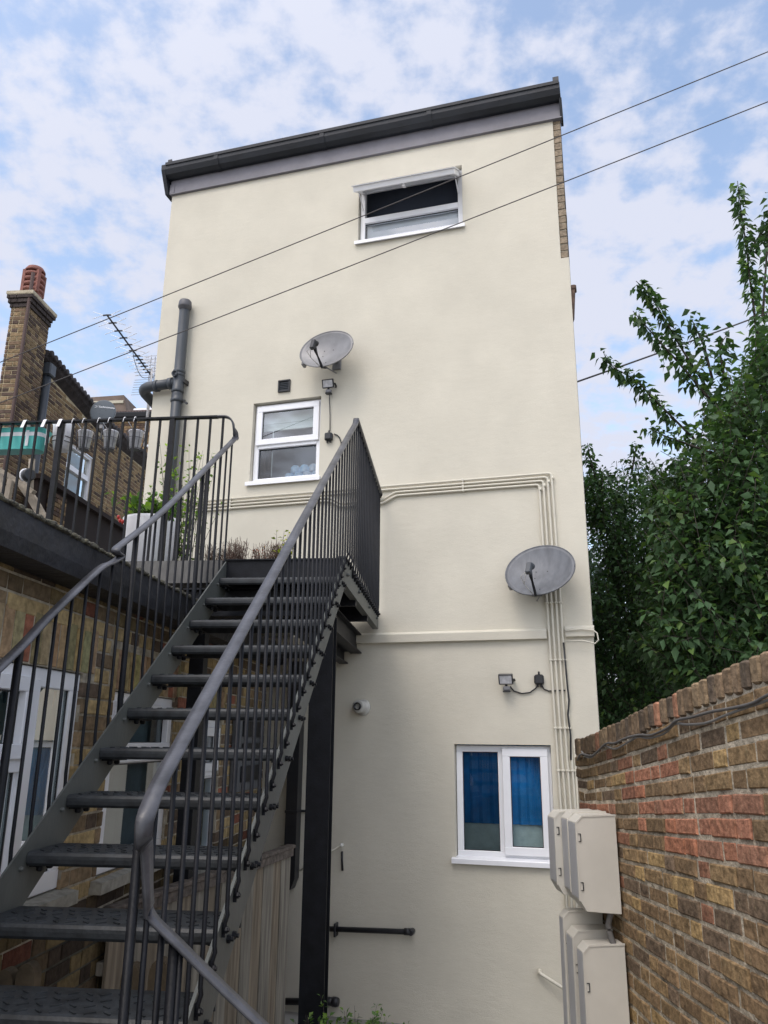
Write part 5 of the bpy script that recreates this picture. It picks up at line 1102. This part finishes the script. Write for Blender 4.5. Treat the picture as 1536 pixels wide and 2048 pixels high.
# ---- rear terrace houses
UR = 21.0
def ur(x, y, U=UR): return on(SF, 1, U, x, y)
rh = empty('rear_house', SF.p(ur(250, 830)[0], UR+2, GZ), 'distant brick house with a pantiled roof behind the round dark dish', 'house')
x0, x1 = ur(225, 840)[0], ur(330, 840)[0]+.5; zw = ur(262, 838)[2]
m = MB(); m.box(SF, (x0, x1), (UR, UR+4), (GZ, zw)); build(m, 'wall', MORTY, rh)
m = MB(); bricks(m, Fr((0, 0, 0), SF.x, SF.y), (x0, x1), lambda i: (zw-2.4+i*.075, zw-2.4+(i+1)*.075), 32, UR-.02, .03, coln); build(m, 'brickwork', BRICK, rh)
m = MB(); m.bbox(SF, (x0-.1, x1), (UR-.18, UR+.0), (zw-.02, zw+.16), .03); build(m, 'gutter', BLACKM, rh)
m = MB(); zr0, zr1 = zw+.14, ur(262, 814)[2]+.55; nT = 26
for k in range(nT):
    a = x0-.1+(x1-x0+.1)*k/nT; b = x0-.1+(x1-x0+.1)*(k+1)/nT; c = (a+b)/2
    m.add([SF.p(v, u, z) for (u, z) in ((UR-.12, zr0), (UR+1.6, zr1)) for (v, z) in ((a, z), (a+(c-a)*.5, z+.05), (c, z+.06), (c+(b-c)*.5, z+.02), (b, z))], [(j, j+1, 6+j, 5+j) for j in range(4)], True)
build(m, 'tiled_roof', mat('brown_pantiles', (.10, .065, .055), .85, var=.4, vscale=3, bump=.01, bscale=10), rh)
m = MB(); m.bbox(SF, (x0-.1, x1), (UR+1.55, UR+1.7), (zr1-.02, zr1+.10), .02); build(m, 'ridge_trim', WPOT, rh)
m = MB(); a, b = ur(155, 812, UR+2)[0], ur(250, 805, UR+2)[0]; zp = ur(235, 793, UR+2)[2]
m.prism(SF, [(a, zp-.45), (b+.15, zp-.45), (b-.05, zp+.0), (a, zp-.02)], 1, UR+2, UR+3) if False else None
pp = [SF.p(v, u, z) for u in (UR+1.9, UR+4) for v, z in ((a-1, zp-1.2), (b+.22, zp-1.2), (b+.10, zp-.45), (b-.02, zp), (a-1, zp-.1))]; m.add(pp, [(0, 1, 2, 3, 4), (9, 8, 7, 6, 5)]+[(i, (i+1) % 5, 5+(i+1) % 5, 5+i) for i in range(5)])
build(m, 'parapet', mat('brown_parapet', (.14, .105, .085), .85, var=.3, vscale=2), rh)
m = MB(); m.bbox(SF, (a-1, b+.0), (UR+1.86, UR+1.9), (zp-.30, zp-.20), .01); build(m, 'parapet_band', mat('cream_band', (.45, .42, .33), .8), rh)
# ---- round dish on the neighbour
qd = on(SF, 1, 12.4, 206, 824); dnn = V3(0, 0, 0)+(-SF.y)*.97+SF.x*.22+V3(0, 0, .10)
td, A = dish(SF.p(*qd), dnn, .43, .47, mat('slate_dish', (.085, .105, .125), .6, var=.05), 'round slate-grey dish with white lettering beyond the terrace railing', lnb=False, depth=-.022, mount=None, group=None)
m = MB(); m.tube([A.p(0, -.06, -.05), A.p(0, -.10, -.45), SF.p(VN+.02, 12.6, qd[2]-.55)], .02, 8); m.bbox(Fr(A.p(0, .02, -.30), A.x, A.y, A.z), (-.05, .05), (-.05, .05), (-.06, .02), .01); build(m, 'mast_arm', PEWT, td)
cu = bpy.data.curves.new('logo', 'FONT'); cu.body = 'Technomate'; cu.size = .054; cu.extrude = .0015; cu.align_x = 'LEFT'; cu.align_y = 'CENTER'; cu.offset = .0009
to = bpy.data.objects.new('tmp', cu); COL.objects.link(to); dg = bpy.context.evaluated_depsgraph_get(); me = bpy.data.meshes.new_from_object(to.evaluated_get(dg)); bpy.data.objects.remove(to)
vs = np.array([v.co[:] for v in me.vertices]); fs = [tuple(p.vertices) for p in me.polygons]
xdir = A.x if (A.x @ SF.x) > 0 else -A.x
m = MB(); dome = lambda x, z: .022*(1-min(1, (2*x/.43)**2+(2*z/.47)**2))
m.add([A.o+xdir*(p[0]-.085)+A.z*(p[1]+.085)+A.y*(dome(p[0]-.085, p[1]+.085)+.004+p[2]) for p in vs], fs)
lw = MAT_L = mat('logo_white', (.75, .77, .8), .5)
for (dx_, dz_) in ((0, .018), (.012, 0), (-.004, -.016)):      # little bird-like emblem of three swooshes
    m.add([A.o+xdir*(x*.8-.125+dx_)+A.z*(z+.085+dz_)+A.y*(dome(x-.12, z+.085)+.005) for x, z in ((-.035, .006), (.0, .010), (.030, -.002), (.0, .002))], [(0, 1, 2, 3)])
build(m, 'lettering', lw, td)
# ================================================================ TV AERIAL
ae = empty('tv_aerial', SF.p(*on(SF, 1, 10.2, 300, 748)), 'long multi-element television aerial sticking out past the left corner of the cream house', 'aerial')
pA = SF.p(*on(SF, 1, 8.8, 214, 630)); pB = SF.p(*on(SF, 1, 10.25, 303, 752)); bd = (pB-pA)/np.linalg.norm(pB-pA); sx = np.cross(bd, V3(0, 0, 1)); sx /= np.linalg.norm(sx)
m = MB(); m.bar([pA, pB+bd*.05], .016, .016); build(m, 'boom', BLKP, ae)
ALU = mat('aluminium', (.85, .86, .88), .4, metal=.1); nE = 12; Lb_ = np.linalg.norm(pB-pA)
for k in range(nE):
    t = [0, .115, .235, .345, .455, .55, .64, .705, .765, .82, .875, .93][k]; c = pA+(pB-pA)*t; m = MB()
    m.bar([c-sx*.055+V3(0, 0, -.004), c, c+sx*.055+V3(0, 0, -.004)], .014, .016); e1 = build(m, 'element', BLKP, ae)
    m = MB()
    for up_ in (-1, 1): m.tube([c-sx*.185+V3(0, 0, .05*up_)-bd*.01, c-sx*.05, c+sx*.05, c+sx*.185-V3(0, 0, .05*up_)-bd*.01], .0042, 5)
    build(m, 'rod', ALU, e1)
m = MB()
for sg in (-1, 1):
    for k in range(7):
        h = (.035+k*.045)*sg; m.tube([pB+bd*(.03-.010*k)+V3(0, 0, h)-sx*(.27), pB+bd*(.03-.010*k)+V3(0, 0, h)+sx*(.27)], .0032, 5)
for q in (-.05, .05): m.bar([pB+sx*q+V3(0, 0, -.31), pB+sx*q*.6+V3(0, 0, .31)], .008, .008)
build(m, 'reflector', mat('reflector_rod', (.30, .31, .33), .4, metal=.5), ae)
m = MB(); mp_ = pB-bd*.22; m.tube([mp_+V3(0, 0, -.02), mp_+V3(0, 0, -.03)+sx*.1, mp_+sx*.1+V3(0, 0, -1.2)], .02, 8); m.tube([mp_+sx*.1+V3(0, 0, -1.2), mp_+sx*.9+V3(0, 0, -1.3)], .02, 8); build(m, 'mast', GALV, ae)
m = MB(); m.tube(smooth([pA+(pB-pA)*.55+V3(0, 0, -.01), pA+(pB-pA)*.6+V3(0, 0, -.10), pA+(pB-pA)*.72+V3(0, 0, -.19), mp_+V3(0, 0, -.16), mp_+sx*.2+V3(0, 0, -.12)]), .005, 6); build(m, 'coax_cable', mat('grey_coax', (.2, .2, .21), .6), ae)
# ================================================================ OVERHEAD WIRES
def wire(name, a, b, sag, r, label, group='overhead wires'):
    P_ = [a+(b-a)*t-V3(0, 0, 4*sag*(t*(1-t)-.23)) for t in np.linspace(0, 1, 25)]; m = MB(); m.tube(P_, r, 6); return build(m, name, WIREM, label=label, cat='wire', group=group)
def wy(x, y, Y): return SF.p(*on(SF, 1, Y, x, y))
wire('overhead_wire', wy(1536, 103, 5.5)+(wy(1536, 103, 5.5)-wy(300, 605, 6.35))*1.6, wy(300, 605, 6.35)+(wy(300, 605, 6.35)-wy(1536, 103, 5.5))*.75, .03, .0045, 'upper thin overhead wire crossing in front of the open top window')
wire('overhead_wire', wy(1536, 203, 5.5)+(wy(1536, 203, 5.5)-wy(300, 690, 6.35))*1.6, wy(300, 690, 6.35)+(wy(300, 690, 6.35)-wy(1536, 203, 5.5))*.75, .03, .0045, 'lower thin overhead wire crossing below the open top window')
wire('overhead_wire', wy(1120, 780, 8.4), wy(1760, 542, 11.0), .03, .011, 'thick black cable from behind the house into the tree', group=None)
# ================================================================ TREES
def tree(name, label, base, D0, D1, shoots, poly, ntw, size, col, trunk_r, light=.12, tw_len=(.35, .8), per=20, gap=.0, group='trees beyond the garden wall', topbias=True):
    o = empty(name, base, label, 'tree', group)
    P_ = []; D_ = []; tb = MB(); Dm = (D0+D1)/2; hub = V3(base[0], base[1], base[2]+2.2)
    tb.tube([V3(*base), V3(base[0]+.05, base[1], base[2]+1.2), hub], .16, 12, scales=[1.25, .9, .8])
    def twig(path, step, sz):
        L_ = sum(np.linalg.norm(b-a) for a, b in zip(path, path[1:])); n = max(3, int(L_/step)); ts = np.linspace(.04, 1, n)
        for j, t in enumerate(ts):
            x = t*(len(path)-1); i = min(int(x), len(path)-2); p = path[i]+(path[i+1]-path[i])*(x-i); tv = path[i+1]-path[i]; tv = tv/(np.linalg.norm(tv)+1e-9)
            ph = j*2.4+rng.uniform(-.5, .5); s1 = np.cross(tv, V3(.1, .2, 1)); s1 /= np.linalg.norm(s1)+1e-9; s2 = np.cross(tv, s1)
            d = (s1*cos(ph)+s2*sin(ph))*1.0+tv*.35+V3(0, 0, -.42)+rng.normal(size=3)*.22
            P_.append(p+(s1*cos(ph)+s2*sin(ph))*size*rng.uniform(.1, .35)); D_.append(d)
    # long leading shoots, real branches growing up and out of the crown
    for sh, Dp, dens in shoots:
        path = smooth([SF.p(*on(SF, 1, Dp, x, y)) for x, y in sh], 6); n = len(path)
        tb.tube(path, .010, 6, scales=list(np.linspace(.35, 1.5, n)) if sh[0][1] < sh[-1][1] else None)
        twig(path, .012/dens, size*1.05)
        for k in range(int(n*.45)):
            i = rng.integers(int(n*.12), n-1); tv = path[0]-path[-1]; tv /= np.linalg.norm(tv); q = path[i]; e1 = q+tv*rng.uniform(.10, .22)+rng.normal(size=3)*.05*(.4+i/n*1.6); twig([q, (q+e1)/2, e1], .03, size)
    # body of the crown: many short leafy twigs through a deep volume, each springing from a limb
    poly = np.array(poly, float); x0, y0 = poly.min(0); x1, y1 = poly.max(0)
    def inside(x, y):
        c = False; n = len(poly); j = n-1
        for i in range(n):
            if (poly[i, 1] > y) != (poly[j, 1] > y) and x < (poly[j, 0]-poly[i, 0])*(y-poly[i, 1])/(poly[j, 1]-poly[i, 1])+poly[i, 0]: c = not c
            j = i
        return c
    limbs = []
    for k in range(16):
        for _ in range(50):
            x, y = rng.uniform(x0, x1), rng.uniform(y0, y1)
            if inside(x, y): break
        e1 = SF.p(*on(SF, 1, rng.uniform(D0+.3, D1-.3), x, y)); mid = hub+(e1-hub)*.5+V3(0, 0, -.25)+rng.normal(size=3)*.15; pth = arc(hub, mid, e1, 9); tb.tube(pth, .05, 7, scales=[1, .9, .8, .68, .56, .45, .35, .26, .15]); limbs.append(pth)
    cl = []
    n = 0; tries = 0
    while n < ntw and tries < ntw*20:
        tries += 1
        x, y = rng.uniform(x0, x1), rng.uniform(y0, y1)
        if not inside(x, y): continue
        c = SF.p(*on(SF, 1, rng.uniform(D0, D1), x, y))
        if gap and (sin(c[0]*5.1+1.3)*sin(c[2]*4.3+.7)*sin(c[1]*3.1) > 1-gap): continue
        out_ = c-hub; out_ /= np.linalg.norm(out_)+1e-9; d = out_*.55+V3(0, 0, .55)+rng.normal(size=3)*.35; d /= np.linalg.norm(d); L_ = rng.uniform(*tw_len)
        a = c-d*L_/2; b = c+d*L_/2; pth = [a, c+rng.normal(size=3)*.04, b]; twig(pth, L_/per, size); tb.tube(pth, .003, 4); n += 1
    build(tb, 'trunk', BARK, o)
    # split the crown into light and dark clumps through a slow colour drift of the leaves themselves
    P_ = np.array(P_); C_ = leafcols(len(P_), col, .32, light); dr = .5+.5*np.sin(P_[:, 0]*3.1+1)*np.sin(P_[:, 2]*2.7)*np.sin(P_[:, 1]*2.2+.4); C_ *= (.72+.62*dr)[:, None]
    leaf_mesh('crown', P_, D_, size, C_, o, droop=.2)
    return o
bA = SF.p(3.9, 8.6, GZ)
tree('cherry_tree', 'large dark green tree with long leafy shoots rising at the right edge', bA, 7.0, 9.6,
     [([(1475, 362), (1482, 420), (1492, 490), (1500, 560), (1508, 620), (1520, 730)], 8.0, .95), ([(1540, 380), (1536, 470), (1530, 560), (1525, 640)], 7.8, .6), ([(1536, 452), (1512, 482), (1502, 500)], 7.9, .6), ([(1272, 562), (1300, 590), (1330, 640), (1365, 700), (1410, 770), (1450, 840)], 7.9, 1.15),
      ([(1266, 622), (1290, 650), (1325, 690), (1370, 740), (1420, 800)], 7.8, .85), ([(1208, 708), (1228, 735), (1270, 760), (1310, 800), (1350, 840), (1400, 890), (1440, 930)], 7.7, 1.15),
      ([(1384, 640), (1398, 670), (1410, 700), (1425, 760)], 7.6, .5), ([(1452, 672), (1440, 700), (1450, 760)], 7.6, .6), ([(1300, 858), (1330, 872), (1380, 890), (1430, 910)], 7.6, .7)],
     [(1478, 780), (1535, 680), (1640, 610), (1640, 1330), (1400, 1390), (1300, 1330), (1330, 1100), (1305, 985), (1395, 915), (1425, 840)], 1350, .100, (.060, .115, .050), .16, gap=.3)
bB = SF.p(2.9, 11.6, GZ)
tree('small_leaved_tree', 'smaller-leaved dark tree directly behind the right corner of the cream house', bB, 9.6, 12.4,
     [([(1175, 886), (1180, 915), (1190, 950), (1210, 990)], 9.9, 1.0), ([(1272, 886), (1270, 910), (1262, 950)], 9.8, .9), ([(1185, 1030), (1210, 1050), (1240, 1090)], 9.9, 1.0), ([(1160, 1000), (1190, 960), (1230, 950)], 9.9, 1.0)],
     [(1150, 985), (1215, 975), (1290, 955), (1380, 970), (1430, 1150), (1400, 1400), (1290, 1480), (1150, 1520), (1150, 1180), (1215, 1190), (1195, 1080)], 1250, .084, (.062, .122, .054), .13, light=.10, gap=.3)
bC = SF.p(5.2, 13.5, GZ)
tree('background_tree', 'dense shaded tree filling the gap low behind the garden wall', bC, 12.6, 15.0, [],
     [(1150, 1130), (1250, 1100), (1420, 1080), (1640, 1000), (1640, 1500), (1150, 1560)], 900, .13, (.036, .076, .036), .18, light=.05, tw_len=(.6, 1.2), per=22)
